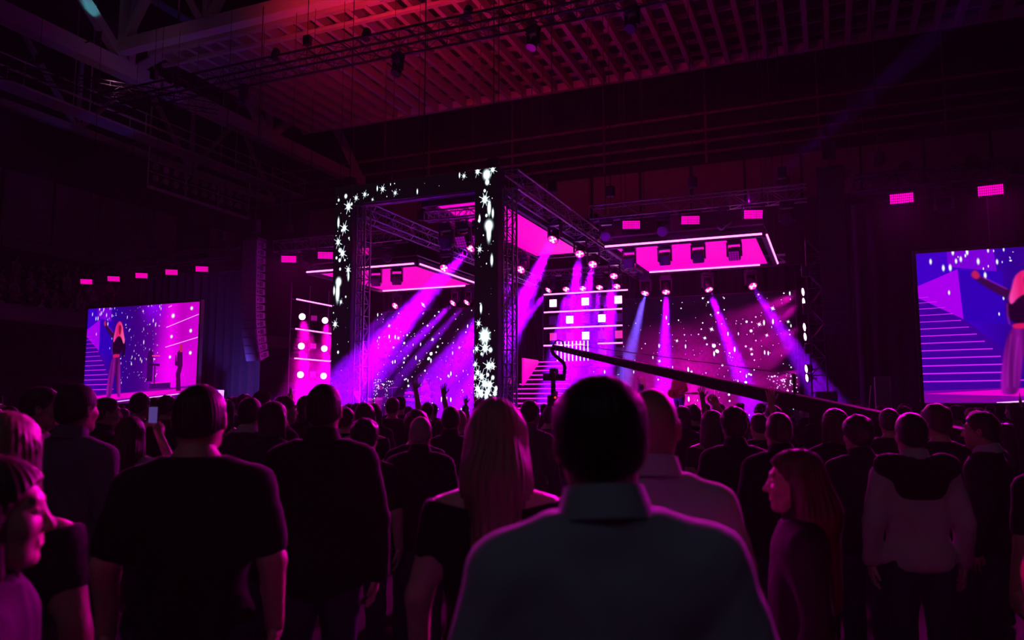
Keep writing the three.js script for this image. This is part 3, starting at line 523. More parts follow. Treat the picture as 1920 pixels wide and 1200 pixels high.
// ---------------------------------------------------------------- video screens
const video = canvas(1280, 800, (c, w, h) => {
  const X = (u) => u * w, Y = (v) => v * h, poly = (pts, f) => { c.fillStyle = f; c.beginPath(); pts.forEach(([u, v], i) => (i ? c.lineTo(X(u), Y(v)) : c.moveTo(X(u), Y(v)))); c.closePath(); c.fill(); };
  let g = c.createLinearGradient(0, 0, w, 0); for (const [s, f] of [[0, '#3a00c8'], [0.14, '#3c00c4'], [0.27, '#2a0090'], [0.45, '#3a0080'], [0.6, '#560090'], [0.68, '#b000c8'], [0.76, '#f000f0'], [0.86, '#c000c0'], [1, '#d800d8']]) g.addColorStop(s, f);
  c.fillStyle = g; c.fillRect(0, 0, w, h);
  g = c.createRadialGradient(X(0.78), Y(0.7), 20, X(0.78), Y(0.7), 320); g.addColorStop(0, 'rgba(255,0,255,0.9)'); g.addColorStop(1, 'rgba(255,0,255,0)'); c.fillStyle = g; c.fillRect(X(0.5), 0, X(0.5), h);
  g = c.createRadialGradient(X(0.6), Y(0.02), 10, X(0.6), Y(0.02), 180); g.addColorStop(0, 'rgba(150,0,255,0.9)'); g.addColorStop(1, 'rgba(150,0,255,0)'); c.fillStyle = g; c.fillRect(X(0.4), 0, X(0.4), Y(0.4));
  poly([[0.09, 0], [0.22, 0], [0.225, 0.15], [0.09, 0.1]], '#7a00d8');
  poly([[0, 0.22], [0.117, 0.12], [0.125, 0.46], [0.07, 0.42], [0, 0.3]], '#a800ee');
  poly([[0.12, 0.13], [0.24, 0.15], [0.24, 0.5], [0.126, 0.46]], '#2c00b8');
  poly([[0, 0.3], [0.13, 0.46], [0.26, 0.72], [0.28, 1], [0, 1]], '#3c0098');
  for (let k = 0; k < 13; k++) { const v = 0.3 + 0.56 * Math.pow(k / 12, 1.12), u = 0.03 + 0.25 * Math.pow(k / 12, 0.95); c.strokeStyle = '#dd20ff'; c.lineWidth = 3 + k * 0.35; c.beginPath(); c.moveTo(0, Y(v)); c.lineTo(X(u), Y(v - 0.004)); c.stroke(); }
  poly([[0, 0.92], [0.3, 0.9], [1, 0.82], [1, 0.9], [0.22, 1], [0, 1]], '#7a00a0'); poly([[0, 0.94], [0.3, 0.905], [0.6, 0.88], [1, 0.845], [1, 0.885], [0.3, 0.96]], '#f000d0'); poly([[0.05, 0.97], [0.3, 0.955], [0.12, 0.99]], '#8a0090');
  poly([[0.22, 1], [1, 0.9], [1, 1]], '#58007a'); c.strokeStyle = '#ffc8ff'; c.lineWidth = 8; c.beginPath(); c.moveTo(X(0.2), Y(1)); c.lineTo(X(1), Y(0.888)); c.stroke();
  poly([[0.6, 0.8], [0.78, 0.79], [0.78, 0.85], [0.6, 0.86]], '#46006a'); c.strokeStyle = '#ff20d0'; c.lineWidth = 6; c.beginPath(); c.moveTo(X(0.61), Y(0.8)); c.lineTo(X(0.78), Y(0.79)); c.stroke();
  for (let i = 0; i < 150; i++) { const u = 0.25 + Math.pow(rnd(), 0.8) * 0.42, v = rnd() * 0.8; star(c, X(u), Y(v), 1 + rnd() * rnd() * 6, rnd() < 0.6 ? 1 : 0); }
  for (let i = 0; i < 22; i++) star(c, X(0.03 + rnd() * 0.22), Y(rnd() * (rnd() < 0.7 ? 0.14 : 0.5)), 2 + rnd() * 5, 1);
  for (const [u0, v0, u1, v1] of [[0.72, 0.24, 1, 0.12], [0.72, 0.44, 1, 0.35], [0.73, 0.035, 0.76, 0.02]]) { c.strokeStyle = '#ffd0ff'; c.lineWidth = 5; c.beginPath(); c.moveTo(X(u0), Y(v0)); c.lineTo(X(u1), Y(v1)); c.stroke(); }
  for (const [u, v, s] of [[0.775, 0.125, 16], [0.93, 0.06, 13], [0.93, 0.285, 13], [0.77, 0.335, 12], [0.935, 0.505, 13], [0.765, 0.54, 11]]) star(c, X(u), Y(v), s, 0);
  const limb = (pts, f) => poly(pts, f);
  limb([[0.57, 0.5], [0.6, 0.45], [0.62, 0.5], [0.62, 0.78], [0.57, 0.78]], '#380058'); poly([[0.61, 0.515], [0.68, 0.52], [0.68, 0.53], [0.61, 0.528]], '#ff40a0'); poly([[0.61, 0.6], [0.68, 0.605], [0.68, 0.63], [0.61, 0.62]], '#30004c'); poly([[0.635, 0.62], [0.645, 0.62], [0.645, 0.8], [0.635, 0.8]], '#30004c');
  limb([[0.825, 0.5], [0.845, 0.47], [0.87, 0.5], [0.875, 0.63], [0.86, 0.72], [0.87, 0.88], [0.83, 0.88], [0.822, 0.7], [0.838, 0.64], [0.81, 0.62], [0.812, 0.52], [0.818, 0.52], [0.825, 0.59]], '#48004e'); c.fillStyle = '#c0205a'; c.beginPath(); c.ellipse(X(0.855), Y(0.455), 17, 34, 0, 0, 7); c.fill();
  // lead singer: raised arm, dark top, wide trousers, long light hair; soft as a camera picture
  c.filter = 'blur(3px)';
  const soft = (pts, f) => { c.fillStyle = f; c.beginPath(); const n = pts.length, m = (a, b) => [(a[0] + b[0]) / 2, (a[1] + b[1]) / 2], s0 = m(pts[n - 1], pts[0]); c.moveTo(X(s0[0]), Y(s0[1])); for (let i = 0; i < n; i++) { const e = m(pts[i], pts[(i + 1) % n]); c.quadraticCurveTo(X(pts[i][0]), Y(pts[i][1]), X(e[0]), Y(e[1])); } c.closePath(); c.fill(); };
  let tg = c.createLinearGradient(X(0.21), 0, X(0.35), 0); for (const [k, f] of [[0, '#c010c8'], [0.25, '#5a0668'], [0.45, '#8c0c96'], [0.6, '#3a0444'], [0.8, '#70087c'], [1, '#b010b8']]) tg.addColorStop(k, f);
  soft([[0.25, 0.5], [0.225, 0.7], [0.21, 0.94], [0.235, 0.95], [0.262, 0.94], [0.274, 0.78], [0.284, 0.66], [0.3, 0.8], [0.318, 0.94], [0.35, 0.94], [0.34, 0.78], [0.325, 0.5]], tg);
  c.strokeStyle = 'rgba(235,60,235,0.55)'; c.lineWidth = 3; for (const q of [[0.252, 0.56, 0.232, 0.9], [0.27, 0.58, 0.25, 0.9], [0.31, 0.6, 0.334, 0.9], [0.32, 0.58, 0.345, 0.9]]) { c.beginPath(); c.moveTo(X(q[0]), Y(q[1])); c.quadraticCurveTo(X((q[0] + q[2]) / 2 - 0.006), Y(0.75), X(q[2]), Y(q[3])); c.stroke(); }
  soft([[0.258, 0.29], [0.29, 0.27], [0.33, 0.28], [0.362, 0.34], [0.372, 0.44], [0.355, 0.54], [0.338, 0.53], [0.34, 0.42], [0.325, 0.5], [0.255, 0.5], [0.24, 0.4]], '#1c0026');
  soft([[0.262, 0.35], [0.21, 0.28], [0.16, 0.19], [0.168, 0.165], [0.19, 0.19], [0.23, 0.25], [0.285, 0.29]], '#360646');
  c.strokeStyle = 'rgba(225,40,200,0.8)'; c.lineWidth = 4; c.beginPath(); c.moveTo(X(0.248), Y(0.36)); c.quadraticCurveTo(X(0.244), Y(0.44), X(0.25), Y(0.5)); c.stroke(); c.beginPath(); c.moveTo(X(0.185), Y(0.18)); c.lineTo(X(0.25), Y(0.27)); c.stroke();
  soft([[0.152, 0.17], [0.158, 0.14], [0.166, 0.13], [0.176, 0.15], [0.18, 0.18], [0.168, 0.2]], '#c01a60'); soft([[0.255, 0.495], [0.29, 0.49], [0.322, 0.495], [0.318, 0.525], [0.29, 0.53], [0.256, 0.525]], '#d81460');
  tg = c.createLinearGradient(X(0.255), 0, X(0.36), 0); for (const [k, f] of [[0, '#ff48b8'], [0.3, '#e01870'], [0.6, '#ff3a88'], [1, '#ff70c0']]) tg.addColorStop(k, f);
  soft([[0.272, 0.18], [0.3, 0.14], [0.33, 0.18], [0.342, 0.27], [0.362, 0.36], [0.35, 0.4], [0.332, 0.34], [0.31, 0.3], [0.28, 0.32], [0.258, 0.38], [0.25, 0.34], [0.262, 0.26]], tg);
  soft([[0.295, 0.195], [0.31, 0.185], [0.322, 0.21], [0.32, 0.27], [0.31, 0.3], [0.298, 0.27]], '#8a0c3c'); c.filter = 'none';
});
for (const [lab, x, y0, w] of [['left video screen showing a singer with raised arm beside glowing stairs', -24.42, 1.72, 5.85], ['right video screen cut by the picture edge showing glowing stairs', 5.97, 1.72, 7.68]]) {
  const t = thing('video_screen', lab, 'screen', [x, 0, -21.5]), h = 3.75;
  part(t, 'frame', join([box(w + 0.16, 0.08, 0.16, 0, y0 - 0.04, -0.04), box(w + 0.16, 0.08, 0.16, 0, y0 + h + 0.04, -0.04), box(0.08, h, 0.16, -w / 2 - 0.04, y0 + h / 2, -0.04), box(0.08, h, 0.16, w / 2 + 0.04, y0 + h / 2, -0.04), box(w, h, 0.06, 0, y0 + h / 2, -0.08)]), M.blackGloss);
  part(t, 'screen', plane(w, h), ledFace(video, 1.0), [0, y0 + h / 2, 0]);
  for (const u of [-w / 2 + 0.3, w / 2 - 0.3]) part(t, 'support_leg', box(0.1, y0, 0.1, u, y0 / 2, -0.06), M.black);
  for (const u of [-2.2, 2.2]) part(t, 'suspension_cable', rod([u, y0 + h, -0.05], [u, 7.0, -0.05], 0.012, 4), M.cable);
  areaLight(t, w, h, new THREE.Color(0.55, 0.0, 0.8), 0.12, [0, y0 + h / 2, 0.03], [0, 0, 1]);
}
{
  const t = thing('blue_uplight', 'small blue-white lamp on the floor beside the left speaker box', 'stage light', [-20.1, 0, -21.3]);
  part(t, 'stand', rod([0, 0, 0], [0, 1.75, 0], 0.02, 6), M.black); part(t, 'foot', new THREE.CylinderGeometry(0.2, 0.22, 0.03, 14), M.black, [0, 0.015, 0]);
  part(t, 'bulb_light', new THREE.SphereGeometry(0.06, 12, 8), M.sparkBlue, [0, 1.81, 0]);
  spot([-20.1, 1.95, -21.35], [-20.9, 3.0, -22.7], new THREE.Color(0.15, 0.08, 1), 60, 1.0, 0.8, 3);
}
// ---------------------------------------------------------------- camera crane reaching over the crowd
{
  const t = thing('camera_crane', 'long black camera crane boom slanting over the crowd', 'camera crane', [0.2, 0, -9.2]);
  const A = [-4.9, 2.74, -4.1], B = [0, 1.58, 0], C = [1.15, 1.32, 0.95];
  const dir = V(...B).sub(V(...A)).normalize(), L = V(...A).distanceTo(V(...B));
  const side = V(0, 1, 0).cross(dir).normalize(), up = dir.clone().cross(side), pos = [], idx = [], N = 2;
  [[A, 0.04, 0.045], [C, 0.085, 0.1]].forEach(([p, w, h]) => { for (const [i, j] of [[-1, -1], [1, -1], [1, 1], [-1, 1]]) pos.push(...V(...p).addScaledVector(side, i * w).addScaledVector(up, j * h).toArray()); });
  for (let k = 0; k < 4; k++) { const a = k, b = (k + 1) % 4; idx.push(a, b, 4 + b, a, 4 + b, 4 + a); } idx.push(0, 2, 1, 0, 3, 2, 4, 5, 6, 4, 6, 7); void N; void L;
  const g = new THREE.BufferGeometry(); g.setAttribute('position', new THREE.Float32BufferAttribute(pos, 3)); g.setIndex(idx); const gg = g.toNonIndexed(); gg.computeVertexNormals();
  part(t, 'boom', gg, M.rubber);
  part(t, 'tension_wire', rod([A[0] + 0.4, A[1] + 0.02, A[2] + 0.33], [-0.6, 2.05, -0.5], 0.008, 4), M.cable); part(t, 'wire_post', rod([-0.6, 1.7, -0.5], [-0.6, 2.06, -0.5], 0.02, 6), M.black);
  part(t, 'pedestal', join([rod([0, 0.02, 0], [0, 1.5, 0], 0.07, 12), box(0.9, 0.06, 0.12, 0, 0.05, 0), box(0.12, 0.06, 0.9, 0, 0.05, 0)]), M.black);
  part(t, 'counterweight', rbox(0.34, 0.4, 0.3, 0.03, C[0], C[1], C[2]), M.black);
  const arm = new THREE.CatmullRomCurve3([V(A[0] - 0.04, A[1], A[2]), V(A[0] - 0.02, A[1] - 0.1, A[2]), V(A[0] + 0.08, A[1] - 0.2, A[2]), V(A[0] + 0.2, A[1] - 0.32, A[2]), V(A[0] + 0.2, A[1] - 0.52, A[2])]);
  part(t, 'head_arm', new THREE.TubeGeometry(arm, 16, 0.035, 8), M.black);
  part(t, 'cable_loop', new THREE.TubeGeometry(new THREE.CatmullRomCurve3([V(A[0] - 0.03, A[1], A[2]), V(A[0] + 0.05, A[1] + 0.12, A[2]), V(A[0] + 0.17, A[1] + 0.1, A[2] + 0.05), V(A[0] + 0.28, A[1] - 0.04, A[2] + 0.2)]), 14, 0.012, 6), M.black);
  const cam = part(t, 'camera_body', join([rbox(0.3, 0.12, 0.14, 0.02, A[0] + 0.06, A[1] - 0.56, A[2]), rbox(0.14, 0.16, 0.16, 0.03, A[0] + 0.0, A[1] - 0.47, A[2]), box(0.12, 0.13, 0.14, A[0] - 0.13, A[1] - 0.55, A[2])]), M.black);
  part(cam, 'lens', rod([A[0] - 0.12, A[1] - 0.55, A[2] - 0.02], [A[0] - 0.2, A[1] - 0.55, A[2] - 0.05], 0.055, 12), M.blackGloss);
}
// ---------------------------------------------------------------- band equipment on stage
{
  const t = thing('keyboard_rig', 'two-tier keyboard stand on the left of the stage', 'keyboard', [-14.3, 1, -25.2]);
  for (const [y, z] of [[0.85, 0], [1.1, -0.12]]) { const k = part(t, 'keyboard', rbox(1.15, 0.09, 0.3, 0.02, 0, y, z), std([0.35, 0.05, 0.08], 0.4)); part(k, 'keys', box(1.0, 0.02, 0.14, 0, y + 0.05, z - 0.06), std([0.8, 0.8, 0.8], 0.4)); }
  for (const x of [-0.4, 0.4]) { part(t, 'leg', rod([x - 0.15, 0, 0.2], [x + 0.1, 1.08, -0.15], 0.02, 6), M.black); part(t, 'leg', rod([x - 0.15, 0, -0.25], [x + 0.1, 0.85, 0.1], 0.02, 6), M.black); }
  const d = thing('tablet_display', 'tiny glowing yellow-white display on the keyboard side of the stage', 'display', [-13.1, 1, -25.0]);
  part(d, 'stand', rod([0, 0, 0], [0, 0.85, 0], 0.015, 6), M.black); part(d, 'foot', new THREE.CylinderGeometry(0.16, 0.18, 0.03, 12), M.black, [0, 0.015, 0]);
  part(d, 'screen', box(0.14, 0.1, 0.02, -0.06, 0.9, 0), glow([0.9, 0.9, 1], 1.2)); part(d, 'screen', box(0.1, 0.1, 0.02, 0.07, 0.9, 0), glow([1, 0.75, 0.05], 1.2));
  const k = thing('drum_kit', 'drum kit with cymbals at the far left of the stage', 'drum kit', [-16.9, 1, -26.2], 0.5);
  const shell = std([0.5, 0.1, 0.25], 0.3), skin = std([0.75, 0.72, 0.72], 0.5), brass = std([0.7, 0.5, 0.25], 0.3, 0.9);
  const drum = (n, r, h, p, rx) => { const o = part(k, n, new THREE.CylinderGeometry(r, r, h, 24), shell, p); o.rotation.x = rx; part(o, 'drum_head', new THREE.CylinderGeometry(r * 0.97, r * 0.97, 0.01, 24), skin, [0, h / 2 + 0.004, 0]); part(o, 'hoop', new THREE.TorusGeometry(r, 0.012, 6, 24).rotateX(Math.PI / 2), M.alu, [0, h / 2, 0]); };
  drum('bass_drum', 0.29, 0.4, [0, 0.31, 0], Math.PI / 2); drum('tom', 0.15, 0.2, [-0.18, 0.78, 0], 0.35); drum('tom', 0.16, 0.22, [0.2, 0.78, 0], 0.35); drum('floor_tom', 0.2, 0.38, [0.62, 0.42, -0.35], 0); drum('snare_drum', 0.18, 0.14, [-0.45, 0.6, -0.4], 0.1);
  for (const [x, y, z] of [[-0.7, 1.25, -0.1], [0.72, 1.35, -0.05], [-0.8, 0.95, -0.45]]) { const c = part(k, 'cymbal', new THREE.ConeGeometry(0.24, 0.04, 24, 1, true), brass, [x, y, z]); c.rotation.z = x * 0.2; part(k, 'cymbal_stand', rod([x, 0, z], [x, y, z], 0.012, 6), M.alu); }
}
for (const [x, z, lab] of [[-12.7, -23.2, 'microphone stand near the left front of the stage'], [-3.2, -23.4, 'microphone stand near the right front of the stage']]) { const t = thing('microphone_stand', lab, 'mic stand', [x, 1, z]); part(t, 'foot', new THREE.CylinderGeometry(0.14, 0.16, 0.02, 16), M.black, [0, 0.01, 0]); part(t, 'pole', rod([0, 0.02, 0], [0, 1.45, 0], 0.011, 6), M.alu); part(t, 'microphone', new THREE.SphereGeometry(0.03, 10, 8).scale(1, 1.4, 1), M.black, [0, 1.5, 0]); }

// ---------------------------------------------------------------- stand on the left
{
  const t = new THREE.Group(); t.name = 'grandstand'; t.userData = { label: 'dark stepped spectator stand along the left wall', category: 'grandstand' }; scene.add(t);
  for (let k = 0; k < 7; k++) part(t, 'tier', box(1.0, 0.5 + k * 0.55, 25, -33.6 - k, 5.4 + k * 0.275, -30.6), M.wall);
  part(t, 'balcony_front', box(0.14, 0.75, 25, -33.1, 5.7, -30.6), M.cladding);
  for (let k = 0; k < 4; k++) part(t, 'lower_tier', box(0.9, 0.7 + k * 0.8, 25, -30.5 - k * 0.9, 0.35 + k * 0.4, -30.6), M.wallDark);
  for (let k = 0; k < 5; k++) part(t, 'support_column', box(0.4, 5.2, 0.4, -33.9, 2.6, -20 - k * 5), M.wallDark);
}
// ---------------------------------------------------------------- people
// smooth surface from blended shapes: t 0 = tapered capsule, t 1 = ellipsoid
const cap = (a, b, ra, rb = ra, k = 0.03) => ({ t: 0, a, d: [b[0] - a[0], b[1] - a[1], b[2] - a[2]], ra, rb, k, l2: (b[0] - a[0]) ** 2 + (b[1] - a[1]) ** 2 + (b[2] - a[2]) ** 2 || 1e-9 });
const ell = (c, r, k = 0.03, sub = false) => ({ t: 1, a: c, r, k, sub });
function field(prims) {
  return (x, y, z) => {
    let d = 10;
    for (const p of prims) {
      let e; const px = x - p.a[0], py = y - p.a[1], pz = z - p.a[2];
      if (p.t === 0) { let u = (px * p.d[0] + py * p.d[1] + pz * p.d[2]) / p.l2; u = u < 0 ? 0 : u > 1 ? 1 : u; e = Math.hypot(px - u * p.d[0], py - u * p.d[1], pz - u * p.d[2]) - (p.ra + (p.rb - p.ra) * u); } else {
        const [rx, ry, rz] = p.r, k0 = Math.sqrt((px / rx) ** 2 + (py / ry) ** 2 + (pz / rz) ** 2), k1 = Math.sqrt((px / rx / rx) ** 2 + (py / ry / ry) ** 2 + (pz / rz / rz) ** 2); e = k1 < 1e-6 ? -Math.min(rx, ry, rz) : (k0 * (k0 - 1)) / k1;
      }
      if (p.sub) { e = -e; const h = Math.max(p.k - Math.abs(d - e), 0) / p.k; d = Math.max(d, e) + h * h * p.k * 0.25; } else { const h = Math.max(p.k - Math.abs(d - e), 0) / p.k; d = Math.min(d, e) - h * h * p.k * 0.25; }
    }
    return d;
  };
}
function nets(f, lo, hi, h) {
  const n = [0, 1, 2].map((i) => Math.ceil((hi[i] - lo[i]) / h) + 1), [nx, ny, nz] = n, v = new Float32Array(nx * ny * nz), at = (i, j, k) => (k * ny + j) * nx + i;
  for (let k = 0; k < nz; k++) for (let j = 0; j < ny; j++) for (let i = 0; i < nx; i++) v[at(i, j, k)] = f(lo[0] + i * h, lo[1] + j * h, lo[2] + k * h);
  const id = new Int32Array(nx * ny * nz).fill(-1), pos = [], idx = [];
  const E = [[0, 1], [2, 3], [4, 5], [6, 7], [0, 2], [1, 3], [4, 6], [5, 7], [0, 4], [1, 5], [2, 6], [3, 7]];
  for (let k = 0; k < nz - 1; k++) for (let j = 0; j < ny - 1; j++) for (let i = 0; i < nx - 1; i++) {
    const c = []; let neg = 0;
    for (let q = 0; q < 8; q++) { const w = v[at(i + (q & 1), j + ((q >> 1) & 1), k + (q >> 2))]; c.push(w); if (w < 0) neg++; }
    if (!neg || neg === 8) continue;
    let x = 0, y = 0, z = 0, m = 0;
    for (const [a, b] of E) if (c[a] < 0 !== c[b] < 0) { const t = c[a] / (c[a] - c[b]); x += (a & 1) + ((b & 1) - (a & 1)) * t; y += ((a >> 1) & 1) + (((b >> 1) & 1) - ((a >> 1) & 1)) * t; z += (a >> 2) + ((b >> 2) - (a >> 2)) * t; m++; }
    id[at(i, j, k)] = pos.length / 3; pos.push(lo[0] + (i + x / m) * h, lo[1] + (j + y / m) * h, lo[2] + (k + z / m) * h);
  }
  const quad = (a, b, c, d, flip) => { if (a < 0 || b < 0 || c < 0 || d < 0) return; if (flip) idx.push(a, c, b, a, d, c); else idx.push(a, b, c, a, c, d); };
  for (let k = 1; k < nz - 1; k++) for (let j = 1; j < ny - 1; j++) for (let i = 1; i < nx - 1; i++) {
    const s = v[at(i, j, k)] < 0;
    if (s !== v[at(i + 1, j, k)] < 0) quad(id[at(i, j - 1, k - 1)], id[at(i, j, k - 1)], id[at(i, j, k)], id[at(i, j - 1, k)], !s);
    if (s !== v[at(i, j + 1, k)] < 0) quad(id[at(i - 1, j, k - 1)], id[at(i - 1, j, k)], id[at(i, j, k)], id[at(i, j, k - 1)], !s);
    if (s !== v[at(i, j, k + 1)] < 0) quad(id[at(i - 1, j - 1, k)], id[at(i, j - 1, k)], id[at(i, j, k)], id[at(i - 1, j, k)], !s);
  }
  const g = new THREE.BufferGeometry(); g.setAttribute('position', new THREE.Float32BufferAttribute(pos, 3)); g.setIndex(idx); g.computeVertexNormals(); return g;
}
const tint = (g, f) => { const p = g.attributes.position, c = new Float32Array(p.count * 3); for (let i = 0; i < p.count; i++) c.set(f(p.getX(i), p.getY(i), p.getZ(i)), i * 3); g.setAttribute('color', new THREE.BufferAttribute(c, 3)); g.deleteAttribute('uv'); return g; };
const HC = [0, 1.63, -0.012];                             // middle of the head of a 1.75 m figure that looks along -z
const hp = (x, y, z) => [x + HC[0], y + HC[1], z + HC[2]];
const headPrims = [
  ell(hp(0, 0.025, 0.012), [0.075, 0.095, 0.095], 0.02), ell(hp(0, -0.04, -0.022), [0.06, 0.075, 0.07], 0.04), cap(hp(-0.03, -0.085, -0.05), hp(0.03, -0.085, -0.05), 0.024, 0.024, 0.03), ell(hp(0, -0.1, -0.066), [0.022, 0.018, 0.02], 0.02),
  ell(hp(0.042, -0.02, -0.058), [0.025, 0.022, 0.024], 0.03), ell(hp(-0.042, -0.02, -0.058), [0.025, 0.022, 0.024], 0.03), cap(hp(-0.034, 0.034, -0.075), hp(0.034, 0.034, -0.075), 0.012, 0.012, 0.02),
  ell(hp(0.031, 0.012, -0.099), [0.019, 0.013, 0.017], 0.012, true), ell(hp(-0.031, 0.012, -0.099), [0.019, 0.013, 0.017], 0.012, true),
  cap(hp(0, 0.022, -0.082), hp(0, -0.026, -0.108), 0.008, 0.0115, 0.012), ell(hp(0.012, -0.031, -0.096), [0.0085, 0.007, 0.01], 0.008), ell(hp(-0.012, -0.031, -0.096), [0.0085, 0.007, 0.01], 0.008),
  cap(hp(-0.017, -0.056, -0.086), hp(0.017, -0.056, -0.086), 0.0065, 0.0065, 0.008), cap(hp(-0.015, -0.067, -0.085), hp(0.015, -0.067, -0.085), 0.0075, 0.0075, 0.008), ell(hp(0, -0.0615, -0.0945), [0.022, 0.0022, 0.006], 0.003, true),
  ell(hp(0.078, -0.004, 0.012), [0.008, 0.032, 0.019], 0.008), ell(hp(-0.078, -0.004, 0.012), [0.008, 0.032, 0.019], 0.008), ell(hp(0.085, -0.002, 0.008), [0.006, 0.018, 0.009], 0.004, true), ell(hp(-0.085, -0.002, 0.008), [0.006, 0.018, 0.009], 0.004, true),
  cap([0, 1.46, 0.022], [0, 1.57, 0.01], 0.058, 0.052, 0.04),
];
const headGeos = {};
function headMesh(res) {
  if (headGeos[res]) return headGeos[res];
  const g = tint(nets(field(headPrims), [-0.11, 1.42, -0.14], [0.11, 1.77, 0.12], res), (x, y, z) => (Math.hypot((x) / 0.022, (y - HC[1] + 0.062) / 0.011) < 1 && z < -0.09 ? [0.85, 0.5, 0.5] : Math.abs(y - HC[1] - 0.037) < 0.006 && Math.abs(Math.abs(x) - 0.032) < 0.02 && z < -0.08 ? [0.4, 0.35, 0.33] : [1, 1, 1]));
  const eyes = [1, -1].flatMap((s) => [tint(new THREE.SphereGeometry(0.0125, 10, 8).translate(...hp(s * 0.031, 0.011, -0.079)), () => [1.5, 1.6, 1.7]), tint(new THREE.SphereGeometry(0.0062, 8, 6).translate(...hp(s * 0.031, 0.011, -0.0868)), () => [0.06, 0.05, 0.05])]);
  return (headGeos[res] = mergeGeometries([g, ...eyes]));
}
function handPrims(pose) {
  const curl = { relaxed: [0.5, 0.45, 0.4, 0.35], open: [0.06, 0.03, 0.03, 0.06], victory: [1.25, 1.2, 0.04, 0.04], grip: [0.95, 0.95, 0.95, 0.9] }[pose], spread = pose === 'open' ? 0.2 : pose === 'victory' ? 0.18 : 0.05;
  const P = [ell([0, 0.045, 0], [0.041, 0.054, 0.015], 0.012), cap([0, -0.02, 0], [0, 0.02, 0], 0.024, 0.024, 0.02)];
  [[-0.031, 0.082, 0.056], [-0.0105, 0.09, 0.07], [0.0105, 0.092, 0.076], [0.031, 0.087, 0.068]].forEach(([x, y, L], i) => {
    const sx = (i - 1.5) * spread * (pose === 'victory' && i < 2 ? 0.2 : 1), a = curl[i], m = [x + sx * L * 0.5, y + Math.cos(a) * L * 0.5, -Math.sin(a) * L * 0.5], e = [m[0] + sx * L * 0.4, m[1] + Math.cos(a * 2) * L * 0.5, m[2] - Math.sin(a * 2) * L * 0.5];
    P.push(cap([x, y - 0.02, 0], m, 0.0092, 0.0085, 0.004), cap(m, e, 0.0085, 0.0072, 0.004));
  });
  const th = pose === 'open' ? [[0.066, 0.062, -0.004], [0.084, 0.09, -0.008]] : pose === 'victory' ? [[0.045, 0.06, -0.022], [0.015, 0.075, -0.035]] : [[0.052, 0.06, -0.016], [0.05, 0.09, -0.03]];
  P.push(cap([0.028, 0.022, 0], th[0], 0.0135, 0.0105, 0.008), cap(th[0], th[1], 0.0105, 0.0085, 0.004));
  return P;
}
const handGeos = {};
function hand(pose, wrist, dir, palm, right) {
  handGeos[pose] ??= tint(nets(field(handPrims(pose)), [-0.08, -0.05, -0.11], [0.11, 0.19, 0.035], 0.0038), () => [1, 1, 1]);
  const y = V(...dir).normalize(), z = V(...palm).negate(); z.addScaledVector(y, -z.dot(y)).normalize(); const x = y.clone().cross(z), g = handGeos[pose].clone();
  if (!right) { g.scale(-1, 1, 1); const a = g.index.array; for (let i = 0; i < a.length; i += 3) { const t = a[i]; a[i] = a[i + 1]; a[i + 1] = t; } g.computeVertexNormals(); }
  return g.applyMatrix4(new THREE.Matrix4().makeBasis(x, y, z).setPosition(...wrist));
}
// poses: for each arm elbow, wrist, hand shape, hand direction, palm direction
const mir = (p) => [-p[0], p[1], p[2]];
const ARM = {
  down: [[0.245, 1.14, 0.035], [0.25, 0.9, -0.03], 'relaxed', [0, -1, -0.15], [-1, 0, 0]],
  clasp: [[0.25, 1.15, 0.02], [0.075, 1.03, -0.19], 'grip', [-0.9, 0.1, -0.3], [0, 0, 1]],
  raise: [[0.25, 1.6, -0.14], [0.2, 1.86, -0.16], 'open', [-0.05, 1, 0], [0, 0, -1]],
  victory: [[0.27, 1.36, -0.2], [0.25, 1.64, -0.2], 'victory', [0, 1, 0], [0, 0, -1]],
  phone: [[0.21, 1.38, -0.27], [0.07, 1.62, -0.34], 'grip', [-0.25, 1, -0.1], [-0.6, 0, -0.5]],
  hip: [[0.36, 1.12, 0.1], [0.2, 1.0, -0.06], 'relaxed', [-0.7, -0.6, -0.2], [-0.4, 0, 1]],
  point: [[0.3, 1.62, -0.04], [0.42, 1.84, -0.05], 'grip', [0.3, 1, 0], [0, 0, -1]],
};
const POSE = { down: ['down', 'down'], clasp: ['clasp', 'clasp'], raise: ['raise', 'down'], victory: ['victory', 'down'], phone: ['phone', 'phone'], both: ['raise', 'point'], hip: ['hip', 'hip'], sing: ['phone', 'point'] };
const arms = (pose) => POSE[pose].map((n, i) => { const [e, w, h, d, p] = ARM[n]; return i ? { s: [-0.178, 1.385, 0.01], e: mir(e), w: mir(w), h, d: mir(d), p: mir(p), right: false } : { s: [0.178, 1.385, 0.01], e, w, h, d, p, right: true }; });
const torso = (o) => [ell([0, 1.28, 0.005], [0.168 + o, 0.2 + o, 0.1 + o], 0.05), ell([0, 1.08, 0], [0.148 + o, 0.2 + o, 0.098 + o], 0.08), ell([0, 0.93, 0.01], [0.16 + o * 2.4, 0.13 + o, 0.112 + o * 1.7], 0.06), cap([-0.12, 1.375, 0.01], [0.12, 1.375, 0.01], 0.064 + o, 0.064 + o, 0.07), cap([0, 1.475, 0.022], [0.155, 1.395, 0.012], 0.05 + o, 0.047 + o, 0.05), cap([0, 1.475, 0.022], [-0.155, 1.395, 0.012], 0.05 + o, 0.047 + o, 0.05)];
const armPrims = (a, o, cut = 1) => a.flatMap(({ s, e, w }) => { const m = w.map((q, i) => e[i] + (q - e[i]) * Math.max(0, cut)); const up = cut < 0 ? s.map((q, i) => q + (e[i] - q) * (1 + cut)) : e; return [cap(s, up, 0.056 + o, (cut < 0 ? 0.044 : 0.042) + o, 0.05), ...(cut > 0 ? [cap(e, m, 0.043 + o, 0.031 + o * 1.2, 0.02)] : [])]; });
